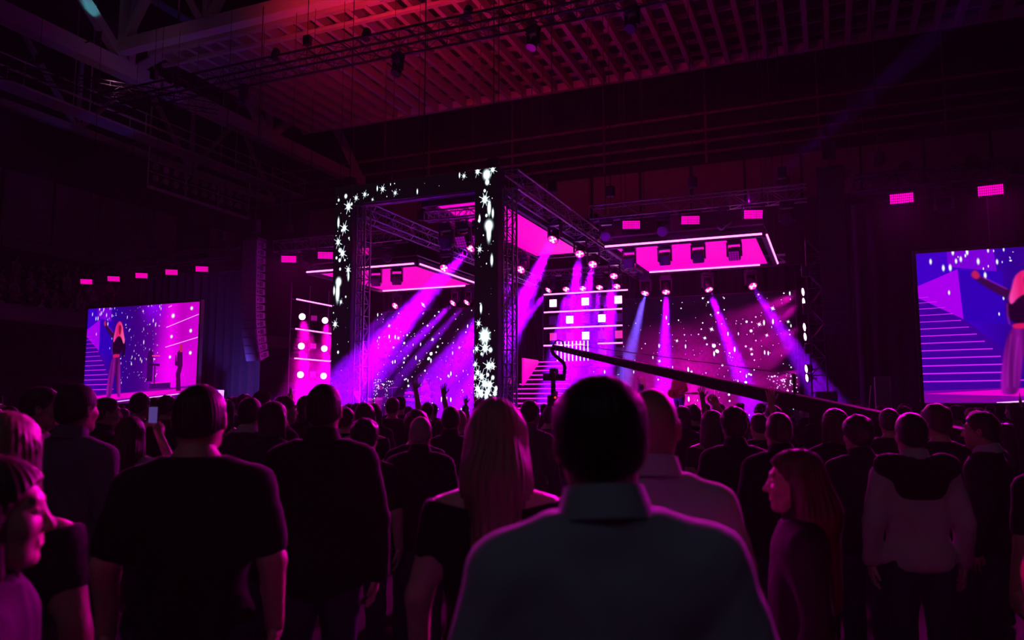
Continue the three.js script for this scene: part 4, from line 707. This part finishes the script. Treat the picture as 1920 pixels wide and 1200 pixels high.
const legPrims = (o) => [1, -1].flatMap((s) => [cap([s * 0.09, 0.92, 0.01], [s * 0.1, 0.5, -0.005], 0.09 + o, 0.056 + o, 0.04), cap([s * 0.1, 0.5, -0.005], [s * 0.105, 0.1, 0.02], 0.055 + o, 0.038 + o * 1.6, 0.03)]);
const cache = new Map(), memo = (k, f) => { if (!cache.has(k)) cache.set(k, f()); return cache.get(k); };
const bodyGeo = (pose, fine) => memo(`body${pose}${fine}`, () => {
  const a = arms(pose), feet = [1, -1].map((s) => cap([s * 0.105, 0.05, 0.03], [s * 0.115, 0.035, -0.12], 0.036, 0.03, 0.02));
  const b = tint(nets(field([...torso(0), ...armPrims(a, 0), ...legPrims(0), ...feet, cap([0, 1.44, 0.022], [0, 1.56, 0.012], 0.058, 0.052, 0.04)]), [-0.55, -0.02, -0.46], [0.55, 2.0, 0.24], 0.0165), () => [1, 1, 1]);
  return mergeGeometries([b, headMesh(fine ? 0.004 : 0.0055), ...a.map((q) => hand(q.h, q.w, q.d, q.p, q.right))]);
});
const wrinkle = (x, y, z, k) => k * (Math.sin(31 * y + 13 * x + 4 * Math.sin(17 * x + 5 * z)) * 0.5 + Math.sin(23 * x - 19 * y + 11 * z) * 0.35 + Math.sin(61 * y + 9 * Math.sin(13 * x)) * 0.25);
const topGeo = (pose, kind, fine) => memo(`top${pose}${kind}${fine}`, () => {
  const a = arms(pose), o = { shirt: 0.017, tee: 0.016, suit: 0.026, dress: 0.012 }[kind], f = field([...torso(o), ...armPrims(a, o, { shirt: 0.93, tee: -0.22, suit: 0.95, dress: -0.6 }[kind])]), hem = { shirt: 0.87, tee: 0.86, suit: 0.78, dress: 0.62 }[kind], sk = kind === 'dress' ? field([ell([0, 0.75, 0.01], [0.2, 0.42, 0.16], 0.05)]) : null;
  const cut = (x, y, z) => { const d = f(x, y, z) - wrinkle(x, y, z, kind === 'suit' ? 0.003 : 0.0042), q = sk ? Math.min(d, sk(x, y, z)) : d; return Math.max(q, hem - y, kind === 'dress' ? y - 1.4 - Math.abs(x) * 0.2 : -10, y - (kind === 'dress' ? 9 : 1.503 - Math.max(0, -z - 0.02) * 0.5)); };
  return nets(cut, [-0.56, hem - 0.05, -0.46], [0.56, 1.99, 0.26], fine ? 0.0095 : 0.016);
});
const trouserGeo = memo('trousers', () => nets((() => { const f = field([...legPrims(0.012), ell([0, 0.93, 0.01], [0.17, 0.13, 0.12], 0.06)]); return (x, y, z) => Math.max(f(x, y, z) - wrinkle(x, y, z, 0.003), 0.07 - y, y - 0.98); })(), [-0.24, 0.02, -0.18], [0.24, 1.06, 0.2], 0.016));
const shoeGeo = [1, -1].map((s) => nets((() => { const f = field([cap([s * 0.105, 0.055, 0.035], [s * 0.118, 0.04, -0.13], 0.046, 0.04, 0.02), cap([s * 0.105, 0.06, 0.03], [s * 0.105, 0.12, 0.025], 0.047, 0.045, 0.02)]); return (x, y, z) => Math.max(f(x, y, z), 0.002 - y, y - 0.12); })(), [s * 0.11 - 0.09, -0.02, -0.2], [s * 0.11 + 0.09, 0.15, 0.12], 0.012));
const collarGeo = (flare) => { const pts = [[0.068, 0], [0.066, 0.034], [0.063, 0.035], [0.064, 0.0], [0.071 + flare, -0.03], [0.075 + flare, -0.028], [0.07, 0.035]].map((p) => new THREE.Vector2(...p)); return new THREE.LatheGeometry(pts, 28, Math.PI + 0.25, Math.PI * 2 - 0.5).scale(1, 1, 1.05).rotateX(-0.2).translate(0, 1.512, 0.02); };
const collars = { shirt: collarGeo(0.012), suit: collarGeo(0.02) };
const hairGeo = (kind, fine) => memo(`hair${kind}${fine}`, () => {
  const skull = field([ell(hp(0, 0.025, 0.012), [0.075, 0.095, 0.095], 0.02), ell(hp(0, -0.03, 0.045), [0.058, 0.05, 0.05], 0.04)]), S = (x, y, z) => Math.sin(Math.atan2(x, z - 0.01) * 34 + Math.sin(y * 30) * 1.2) * 0.0018;
  const top = { short: 0.014, crop: 0.0055, quiff: 0.02, curly: 0.03, bun: 0.014, bob: 0.02, long: 0.02 }[kind];
  const drape = kind === 'long' ? field([cap(hp(0, 0.06, 0.05), hp(0, -0.12, 0.085), 0.075, 0.095, 0.06), cap(hp(0, -0.12, 0.085), hp(0, -0.46, 0.11), 0.09, 0.062, 0.05), cap(hp(0.07, 0.02, 0.015), hp(0.1, -0.34, 0.055), 0.032, 0.036, 0.05), cap(hp(-0.07, 0.02, 0.015), hp(-0.1, -0.34, 0.055), 0.032, 0.036, 0.05)])
    : kind === 'bob' ? field([cap(hp(0, 0.04, 0.045), hp(0, -0.11, 0.05), 0.08, 0.07, 0.05), cap(hp(0.07, 0.02, 0.0), hp(0.075, -0.12, -0.01), 0.03, 0.026, 0.04), cap(hp(-0.07, 0.02, 0.0), hp(-0.075, -0.12, -0.01), 0.03, 0.026, 0.04)])
      : kind === 'bun' ? field([ell(hp(0, 0.085, 0.105), [0.045, 0.042, 0.042], 0.02)]) : null;
  const f = (x, y, z) => {
    const Y = y - HC[1], Z = z - HC[2], up = Math.max(0, Math.min(1, (Y + 0.02) / 0.1)), lump = kind === 'curly' ? 0.007 * Math.sin(70 * x) * Math.sin(64 * Y + 1) * Math.sin(66 * Z) : kind === 'quiff' ? 0.004 * Math.sin(90 * x + 40 * Z) : 0;
    let d = skull(x, y, z) - (top * (0.35 + 0.65 * up) + lump + (kind === 'quiff' ? 0.012 * up * Math.max(0, 0.5 - Z * 8) : 0));
    const line = Z > 0.02 ? -0.07 + (0.09 - Z) * 0.6 : Z > -0.03 ? -0.03 + (0.02 - Z) * 0.9 : 0.015 + (-0.03 - Z) * 1.3;
    d = Math.max(d, line - Y);
    if (drape) { let e = drape(x, y, z); e = Math.max(e, (-0.045 - Z) * 0.7 - (Y > 0.07 ? 0.06 : 0)); if (kind === 'long') e = Math.max(e, -(0.075 - Math.hypot(x, (Z - 0.0) * 0.9, 0)) * 0 - 1); const h = Math.max(0.02 - Math.abs(d - e), 0) / 0.02; d = Math.min(d, e) - h * h * 0.005; d += kind === 'long' ? Math.sin(Math.atan2(x, 0.02 + Z) * 42 + Math.sin(y * 14) * 2) * 0.0022 : 0; }
    return d + S(x, y, z);
  };
  return nets(f, [-0.17, kind === 'long' ? 1.06 : 1.44, -0.16], [0.17, 1.82, 0.24], fine ? 0.0042 : 0.007);
});
const skins = [[0.5, 0.32, 0.25], [0.42, 0.26, 0.2], [0.55, 0.38, 0.31], [0.3, 0.18, 0.13]].map((c) => new THREE.MeshPhysicalMaterial({ color: new THREE.Color(...c), roughness: 0.5, vertexColors: true }));
const lock = (c, r) => new THREE.MeshPhysicalMaterial({ color: new THREE.Color(...c), roughness: r, sheen: 0.6, sheenRoughness: 0.35, sheenColor: new THREE.Color(0.9, 0.85, 0.8) });
const hairM = { dark: lock([0.016, 0.012, 0.011], 0.5), brown: lock([0.06, 0.034, 0.022], 0.5), auburn: lock([0.05, 0.018, 0.012], 0.5), blonde: lock([0.24, 0.17, 0.1], 0.5), grey: lock([0.25, 0.24, 0.23], 0.55), pink: lock([0.7, 0.45, 0.35], 0.5) };
const fab = (c, r = 0.9) => new THREE.MeshPhysicalMaterial({ color: new THREE.Color(...c), roughness: r, specularIntensity: 0.35 });
const fabM = { black: fab([0.008, 0.008, 0.009]), coal: fab([0.02, 0.02, 0.023]), navy: fab([0.012, 0.016, 0.035]), white: fab([0.45, 0.46, 0.48]), pale: fab([0.42, 0.5, 0.6]), grey: fab([0.11, 0.11, 0.12]), purple: fab([0.14, 0.12, 0.2]), red: fab([0.3, 0.03, 0.04]), brown: fab([0.07, 0.05, 0.045]), denim: fab([0.03, 0.045, 0.08]), floral: fab([0.018, 0.017, 0.016]) };
const toStage = (x, z) => Math.atan2(-(-9.7 - x), -(-22 - z));
let pk = 0;
function person(x, z, h, o, label, group) {
  const { hair = 'short', hc = 'dark', top = 'tee', tc = 'black', pose = 'down', turn, y = 0, fine = false, girth = 1, lean = 0, skin = pk++ % 3, collar } = o;
  const t = thing('person', label, 'person', [x, y, z], turn ?? toStage(x, z) + (rnd() - 0.5) * 0.3, group), s = h / 1.75; t.scale.set(s * girth, s, s * girth); t.rotation.order = 'YXZ'; t.rotation.z = lean;
  part(t, 'body', bodyGeo(pose, fine), skins[skin]);
  if (hair !== 'bald') part(t, 'hair', hairGeo(hair, fine), hairM[hc]);
  part(t, { shirt: 'shirt', tee: 'shirt', suit: 'jacket', dress: 'dress' }[top], topGeo(pose, top, fine), fabM[tc]);
  if (collars[top]) part(t, 'collar', collars[top], fabM[collar ?? tc]);
  if (top !== 'dress') part(t, 'trousers', trouserGeo, fabM[tc === 'denim' ? 'coal' : 'denim']);
  if (!group) for (const g of shoeGeo) part(t, 'shoe', g, M.rubber);
  return t;
}
const placed = [];
const P = (x, z, h, o, label, group) => { placed.push([x, z]); return person(x, z, h, o, label, group); };
// nearest people
P(-0.37, -1.49, 1.745, { hair: 'short', top: 'shirt', tc: 'pale', fine: true, turn: 0.36, girth: 1.1, lean: 0.035, skin: 1 }, 'man in pale shirt seen from behind, largest figure at the centre');
P(-0.5, -2.3, 1.745, { hair: 'bald', top: 'shirt', tc: 'white', fine: true, turn: 0.3, skin: 3 }, 'bald man in white shirt just right of the man in pale shirt');
P(-1.0, -2.27, 1.70, { hair: 'long', hc: 'blonde', top: 'dress', tc: 'floral', fine: true, turn: 0.38, skin: 2 }, 'woman with very long blonde hair seen from behind');
P(-2.21, -3.0, 1.79, { hair: 'crop', top: 'suit', tc: 'black', fine: true, turn: 0.5, skin: 2 }, 'crop-haired man in black suit against the left light ladder');
P(-2.11, -2.13, 1.765, { hair: 'crop', top: 'tee', tc: 'black', fine: true, turn: 0.55, girth: 1.12, skin: 0 }, 'broad crop-haired man in black tee in front of the left video screen');
P(-1.62, -1.08, 1.575, { hair: 'bob', hc: 'brown', top: 'shirt', tc: 'coal', fine: true, turn: -0.8, skin: 2 }, 'woman in profile facing right at the lower left corner');
P(-2.14, -1.45, 1.66, { hair: 'long', hc: 'blonde', top: 'dress', tc: 'coal', turn: 0.5, skin: 1 }, 'blonde person half cut by the left picture edge');
P(-0.13, -2.96, 1.52, { hair: 'long', hc: 'auburn', top: 'shirt', tc: 'floral', fine: true, turn: 1.72, skin: 3 }, 'long-haired woman in profile facing left at the lower right');
P(0.585, -2.2, 1.66, { hair: 'long', hc: 'brown', top: 'dress', tc: 'red', turn: 0.6, skin: 2 }, 'bare-armed woman cut by the right picture edge');
// middle rows
P(-3.56, -2.76, 1.79, { top: 'shirt', tc: 'purple', turn: 0.2, fine: true }, 'dark-haired man in purple-grey shirt near the left edge');
P(-4.39, -3.17, 1.79, { turn: -0.75, top: 'tee', tc: 'coal' }, 'man in profile left of the man in purple-grey shirt');
P(-6.04, -4.55, 1.84, { turn: -0.6, hair: 'quiff', top: 'suit', tc: 'navy' }, 'tall man behind the profile man near the left edge');
P(-6.45, -4.2, 1.72, { turn: -0.5, hair: 'bob', hc: 'auburn', top: 'dress', tc: 'red' }, 'red-lit woman second from the left picture edge');
P(-5.75, -3.55, 1.73, { turn: -0.6, top: 'tee', tc: 'brown' }, 'man at the very left edge with lit face');
P(-5.44, -4.49, 1.74, { turn: -0.5, top: 'suit', tc: 'black' }, 'dark-haired man in profile below the left screen stairs');
P(-4.27, -3.72, 1.60, { hair: 'long', hc: 'auburn', top: 'tee', tc: 'white', pose: 'phone', turn: 0.45 }, 'woman in white tee filming with a raised phone');
P(-6.27, -5.55, 1.80, { top: 'tee', tc: 'black' }, 'man behind the raised phone under the left video screen');
P(-7.78, -7.1, 1.76, { hair: 'bob' }, 'short woman right of the raised phone');
P(-7.2, -6.75, 1.77, { hair: 'curly' }, 'curly-headed spectator left of the broad crop-haired man');
P(-8.62, -8.39, 1.78, { hair: 'short' }, 'distant man just left of the broad man in tee');
P(-5.86, -6.27, 1.73, { hair: 'long', hc: 'dark', top: 'dress' }, 'long dark-haired woman right of the broad man in tee');
P(-4.08, -4.62, 1.735, { top: 'suit', tc: 'coal', turn: 0.3, collar: 'white' }, 'man in charcoal jacket with lit collar left of the crop-haired man');
P(-3.65, -4.37, 1.70, { hair: 'bob', hc: 'dark', turn: -0.1, top: 'shirt', tc: 'navy' }, 'dark bob-haired spectator next to the charcoal jacket');
P(-4.5, -5.53, 1.76, { turn: -0.55, hair: 'short', hc: 'brown' }, 'man in profile right of the victory sign');
P(-6.54, -7.61, 1.84, { turn: -0.3, pose: 'victory', hair: 'quiff' }, 'man raising a two-finger victory sign before the left ladder');
P(-7.96, -8.66, 1.79, { hair: 'bun' }, 'distant woman with hair bun near the blue lamp');
P(-7.1, -7.93, 1.80, { hair: 'curly', hc: 'auburn' }, 'curly auburn head left of the victory sign');
P(-4.38, -6.3, 1.65, { hair: 'short', turn: 0 }, 'short man at the right shoulder of the crop-haired man');
P(-3.93, -5.95, 1.69, { hair: 'long', hc: 'brown', top: 'dress' }, 'brown long-haired woman at the foot of the left starry column');
P(-2.72, -4.12, 1.585, { hair: 'curly', hc: 'dark' }, 'round dark head low in front of the left starry column');
P(-2.56, -4.55, 1.61, { hair: 'crop', hc: 'grey', top: 'suit', tc: 'black' }, 'balding man with lit scalp rim below the left starry wall');
P(-5.04, -8.24, 1.77, { hair: 'short' }, 'tall distant head in the middle of the left starry wall');
P(-5.75, -9.6, 1.80, { hair: 'short', pose: 'raise' }, 'distant spectator raising one open hand below the left starry wall');
P(-4.93, -7.65, 1.69, { hair: 'bob' }, 'bob-haired head left of the balding man');
P(-2.88, -5.05, 1.63, { hair: 'curly', hc: 'brown' }, 'curly brown head right of the balding man');
P(-2.95, -5.75, 1.675, { hair: 'crop', top: 'shirt', tc: 'coal' }, 'round crop head with thin lit collar left of the blonde hair');
P(-3.38, -6.77, 1.64, { hair: 'bald' }, 'small bald head touching the long blonde hair');
P(-5.08, -9.2, 1.71, { hair: 'short', pose: 'raise' }, 'spectator with raised hand just right of the keyboard');
P(-4.6, -9.89, 1.74, { hair: 'curly' }, 'dark curly head below the right starry column');
P(-6.03, -8.93, 1.70, { hair: 'short' }, 'distant head right of the left truss leg');
P(-5.08, -6.59, 1.77, { hair: 'bob', hc: 'dark' }, 'dark head half hidden left of the crop-haired man in suit');
P(-2.48, -6.37, 1.72, { hair: 'short', top: 'shirt', tc: 'grey', turn: -0.1 }, 'man in grey shirt between the blonde hair and the pale shirt');
P(-2.9, -8.07, 1.66, { pose: 'phone', hair: 'short', turn: 0.1 }, 'camera operator holding a video camera up before the stairs');
P(-1.46, -8.2, 1.66, { hair: 'bob' }, 'bob-haired head next to the bald man in white');
P(-1.15, -8.68, 1.71, { hair: 'crop' }, 'round crop head below the crane boom');
P(-0.93, -6.59, 1.63, { hair: 'long', hc: 'brown', top: 'dress', tc: 'coal' }, 'long-haired woman with bent head below the crane boom');
P(-0.62, -5.44, 1.655, { hair: 'curly', top: 'suit', tc: 'black' }, 'big dark round head above the profile woman');
P(-1.6, -9.82, 1.66, { pose: 'raise', hair: 'short' }, 'spectator raising an open hand below the crane boom');
P(-1.33, -11.2, 1.63, { hair: 'bun' }, 'small bun head right of the raised hand');
P(-0.3, -4.95, 1.645, { hair: 'crop', hc: 'brown', top: 'suit', tc: 'black' }, 'broad crop-haired man in black left of the crane end');
P(-0.55, -8.3, 1.67, { hair: 'short', pose: 'clasp' }, 'man standing directly under the middle of the crane boom');
P(-0.62, -7.4, 1.6, { hair: 'short', pose: 'both' }, 'short spectator with both arms up right of the boom end');
P(0.02, -6.2, 1.65, { hair: 'bob', hc: 'brown' }, 'brown bob head right of the raised forearm');
P(0.15, -5.4, 1.605, { hair: 'curly', top: 'suit', tc: 'black' }, 'dark curly head before the tall grey case');
P(0.45, -7.3, 1.65, { hair: 'short', hc: 'brown', turn: 0.1 }, 'man with red-lit neck left of the white shirt');
P(0.78, -10.1, 1.67, { hair: 'crop', turn: 0.9 }, 'distant crop-haired man looking left below the right screen edge');
P(0.40, -4.75, 1.64, { hair: 'short', top: 'shirt', tc: 'white', turn: 0.25 }, 'man in white shirt with dark jumper over his shoulders at right');
P(0.68, -6.1, 1.68, { hair: 'quiff', hc: 'brown' }, 'tall man right behind the man in white shirt');
P(0.86, -5.55, 1.64, { hair: 'short', turn: 1.2, top: 'suit', tc: 'black', collar: 'white' }, 'man in dark jacket in profile facing left under the right screen');
P(1.12, -7.0, 1.6, { hair: 'short', turn: 1.1, top: 'suit', tc: 'navy' }, 'second profile facing left under the right screen');
P(0.98, -4.4, 1.635, { hair: 'bald', top: 'tee', tc: 'black', turn: 0.5 }, 'bald man with pink-lit scalp under the right video screen');
P(1.42, -6.5, 1.64, { hair: 'short', turn: 1.5, top: 'shirt', tc: 'brown' }, 'man looking left at the right picture edge');
{ // jumper over the shoulders of the man in white
  const s = 1.64 / 1.75, g = solid('jumper', 'dark jumper draped over the shoulders of the man in white shirt', 'clothing', nets((() => { const f = field([cap([-0.16, 1.45, 0.05], [0.16, 1.45, 0.05], 0.075, 0.075, 0.05), ell([0, 1.36, 0.09], [0.15, 0.12, 0.05], 0.06), cap([0.15, 1.46, 0.02], [0.06, 1.22, -0.14], 0.06, 0.045, 0.04), cap([-0.15, 1.46, 0.02], [-0.06, 1.22, -0.14], 0.06, 0.045, 0.04)]); return (x, y, z) => Math.max(f(x, y, z) - wrinkle(x, y, z, 0.004), (0.1 - Math.hypot(x, z - 0.0)) > 0 && y > 1.42 ? 0.1 - Math.hypot(x, z) : -1); })(), [-0.3, 1.05, -0.25], [0.3, 1.6, 0.22], 0.012), fabM.black, [0.40, 0, -4.75]);
  g.scale.setScalar(s); g.rotation.y = 0.25;
  const ph = thing('smartphone', 'glowing phone held up below the left video screen', 'phone', [-4.27 - 0.33 * Math.sin(0.45) * 0.914, 1.62, -3.72 - 0.36 * Math.cos(0.45) * 0.914], 0.45);
  part(ph, 'case', rbox(0.066, 0.13, 0.009, 0.004), M.black); part(ph, 'screen', box(0.058, 0.115, 0.002, 0, 0, 0.0055), glow([0.25, 0.14, 0.7], 0.3));
  const vc = thing('video_camera', 'black video camera held overhead before the glowing stairs', 'camera', [-2.95, 1.72, -8.38], 0.1);
  part(vc, 'body', join([rbox(0.12, 0.16, 0.3, 0.02), box(0.03, 0.05, 0.2, 0, 0.1, 0), rbox(0.05, 0.3, 0.05, 0.01, -0.02, 0.2, 0)]), M.black); part(vc, 'lens', rod([0, 0, -0.15], [0, 0, -0.26], 0.045, 12), M.blackGloss); part(vc, 'record_light', new THREE.SphereGeometry(0.012, 8, 6), M.red, [0.04, 0.05, 0.155]);
}
// performers
person(-10.5, -24.9, 1.62, { y: 1, hair: 'long', hc: 'pink', top: 'shirt', tc: 'black', pose: 'sing', turn: Math.PI - 0.4 }, 'singer with long light hair on stage left of the stairs');
person(-5.75, -24.8, 1.56, { y: 1, hair: 'long', hc: 'pink', top: 'shirt', tc: 'black', turn: Math.PI - 1.3 }, 'light-haired backing singer on stage below the crane boom');
person(-4.6, -25.3, 1.76, { y: 1, hair: 'curly', hc: 'auburn', top: 'shirt', tc: 'red', pose: 'clasp', turn: Math.PI - 0.3 }, 'guitarist in red on stage behind the crane boom');
person(-14.4, -25.95, 1.66, { y: 1, hair: 'short', hc: 'auburn', top: 'shirt', tc: 'red', pose: 'clasp', turn: Math.PI - 0.3 }, 'keyboard player standing behind the two-tier keyboards');
person(-17.2, -27.2, 1.5, { y: 1, hair: 'short', top: 'tee', tc: 'coal', pose: 'clasp', turn: Math.PI - 0.4 }, 'drummer behind the drum kit at the far left of the stage');
{
  const g = thing('electric_guitar', 'red electric guitar held by the guitarist on stage', 'guitar', [-4.72, 2.02, -25.03], 0.3), sh = new THREE.Shape(); sh.moveTo(-0.2, 0); sh.bezierCurveTo(-0.2, 0.18, -0.05, 0.14, 0, 0.1); sh.bezierCurveTo(0.08, 0.2, 0.18, 0.12, 0.12, 0.03); sh.bezierCurveTo(0.2, -0.1, 0.06, -0.18, 0, -0.12); sh.bezierCurveTo(-0.08, -0.18, -0.2, -0.14, -0.2, 0);
  const b = part(g, 'body', new THREE.ExtrudeGeometry(sh, { depth: 0.04, bevelEnabled: true, bevelSize: 0.008, bevelThickness: 0.008, bevelSegments: 2 }), std([0.4, 0.02, 0.03], 0.25)); part(b, 'pickup', box(0.06, 0.1, 0.01, 0, 0, 0.055), M.black);
  part(g, 'neck', box(0.55, 0.05, 0.02, 0.36, 0.01, 0.03), std([0.25, 0.12, 0.05], 0.4)); part(g, 'headstock', box(0.14, 0.08, 0.015, 0.7, 0.015, 0.03), std([0.3, 0.15, 0.06], 0.4));
}
// far rows of the standing crowd
{
  const hairs = ['short', 'crop', 'bob', 'curly', 'short', 'long', 'bald', 'bun'], cols = ['dark', 'dark', 'brown', 'auburn'], clothes = [['tee', 'black'], ['tee', 'coal'], ['tee', 'navy'], ['tee', 'brown'], ['tee', 'grey']], yaw = THREE.MathUtils.degToRad(22.6);
  const nearBoom = (x, z) => { const u = Math.max(-0.25, Math.min(0.45, ((x - 0.2) * -4.9 + (z + 9.2) * -4.1) / 40.82)); return Math.hypot(x - 0.2 + 4.9 * u, z + 9.2 + 4.1 * u) < 0.55; };
  let n = 0;
  for (let tries = 0; tries < 6000 && n < 130; tries++) {
    const d = 7.5 + 10.5 * Math.sqrt(rnd()), r = ((rnd() * 1980 - 30 - 960) / 1430) * d, x = -d * Math.sin(yaw) + r * Math.cos(yaw), z = -d * Math.cos(yaw) - r * Math.sin(yaw);
    if (placed.some(([a, b]) => Math.hypot(a - x, b - z) < 0.6) || z < -19.8 || (x > -12.9 && x < -6.6 && z < -15.8) || Math.hypot(x - 0.3, z + 9.1) < 0.9 || Math.hypot(x - 1.2, z + 8.35) < 0.9 || (x < -19.5 && z < -18.5) || nearBoom(x, z) || Math.hypot(x - 0.9, z + 19) < 1.2) continue;
    const [k, c] = clothes[Math.floor(rnd() * clothes.length)], hr = hairs[Math.floor(rnd() * hairs.length)];
    P(x, z, 1.585 + rnd() * 0.125 - (d < 9.5 ? 0.03 : 0), { hair: hr, hc: cols[Math.floor(rnd() * cols.length)], top: k, tc: c, pose: rnd() < 0.06 ? 'raise' : 'down' }, 'distant standing concertgoer in the dense dark crowd before the stage', 'far rows of the standing crowd'); n++;
  }
}
// people seated in the stand
{
  const f = field([ell([0, 0.35, 0], [0.2, 0.3, 0.13], 0.05), cap([-0.16, 0.55, 0], [0.16, 0.55, 0], 0.07, 0.07, 0.05), cap([0, 0.6, 0], [0, 0.72, -0.02], 0.055, 0.05, 0.03), ell([0, 0.82, -0.02], [0.08, 0.12, 0.1], 0.02), cap([0.2, 0.54, 0], [0.22, 0.28, -0.08], 0.055, 0.045, 0.03), cap([-0.2, 0.54, 0], [-0.22, 0.28, -0.08], 0.055, 0.045, 0.03), cap([0.1, 0.1, 0], [0.13, 0.12, -0.42], 0.08, 0.065, 0.04), cap([-0.1, 0.1, 0], [-0.13, 0.12, -0.42], 0.08, 0.065, 0.04), cap([0.22, 0.28, -0.08], [0.1, 0.22, -0.3], 0.043, 0.035, 0.02), cap([-0.22, 0.28, -0.08], [-0.1, 0.22, -0.3], 0.043, 0.035, 0.02)]);
  const base = nets(f, [-0.32, 0.0, -0.52], [0.32, 0.98, 0.2], 0.026), m = new THREE.MeshStandardMaterial({ vertexColors: true, roughness: 0.9 });
  const kinds = [[[0.3, 0.3, 0.32], [0.03, 0.02, 0.02]], [[0.05, 0.05, 0.06], [0.3, 0.2, 0.1]], [[0.25, 0.12, 0.1], [0.04, 0.03, 0.02]], [[0.5, 0.48, 0.45], [0.1, 0.07, 0.05]]].map(([c, h]) => tint(base.clone(), (x, y, z) => (y > 0.74 ? (z > 0.0 || y > 0.88 ? h : [0.45, 0.3, 0.24]) : c)));
  for (let r = 0; r < 6; r++) for (let k = 0; k < 19; k++) {
    if (rnd() < 0.2) continue;
    const o = solid('seated_spectator', 'small dim spectator seated in the left stand', 'person', kinds[Math.floor(rnd() * 4)], m, [-33.75 - r, 5.65 + r * 0.55, -20 - k * 0.68 - rnd() * 0.15], 'spectators seated in the left stand'); o.rotation.y = -0.9 - rnd() * 0.8;
  }
}
// added fill floods, standing in for the dim cool light from behind
for (const [x, z, w] of [[-6, 9, 'left'], [5, 8, 'right']]) {
  const t = thing('added_fill_flood', `added dim cool fill lamp under the rear roof behind the viewer, ${w} one`, 'lamp', [x, 13, z]);
  part(t, 'housing', rbox(1.3, 0.2, 0.9, 0.04, 0, 0.12, 0), M.black); part(t, 'light_face', box(1.2, 0.02, 0.8, 0, 0.01, 0), glow([0.55, 0.72, 1], 0.8)); part(t, 'hanger', rod([0, 0.2, 0], [0, 8.2, 0], 0.02, 6), M.cable);
  areaLight(t, 1.2, 0.8, REAR_FILL, REAR_FILL_POWER, [0, -0.02, 0], [-0.1, -1, -0.7]);
}
renderer.render(scene, camera);
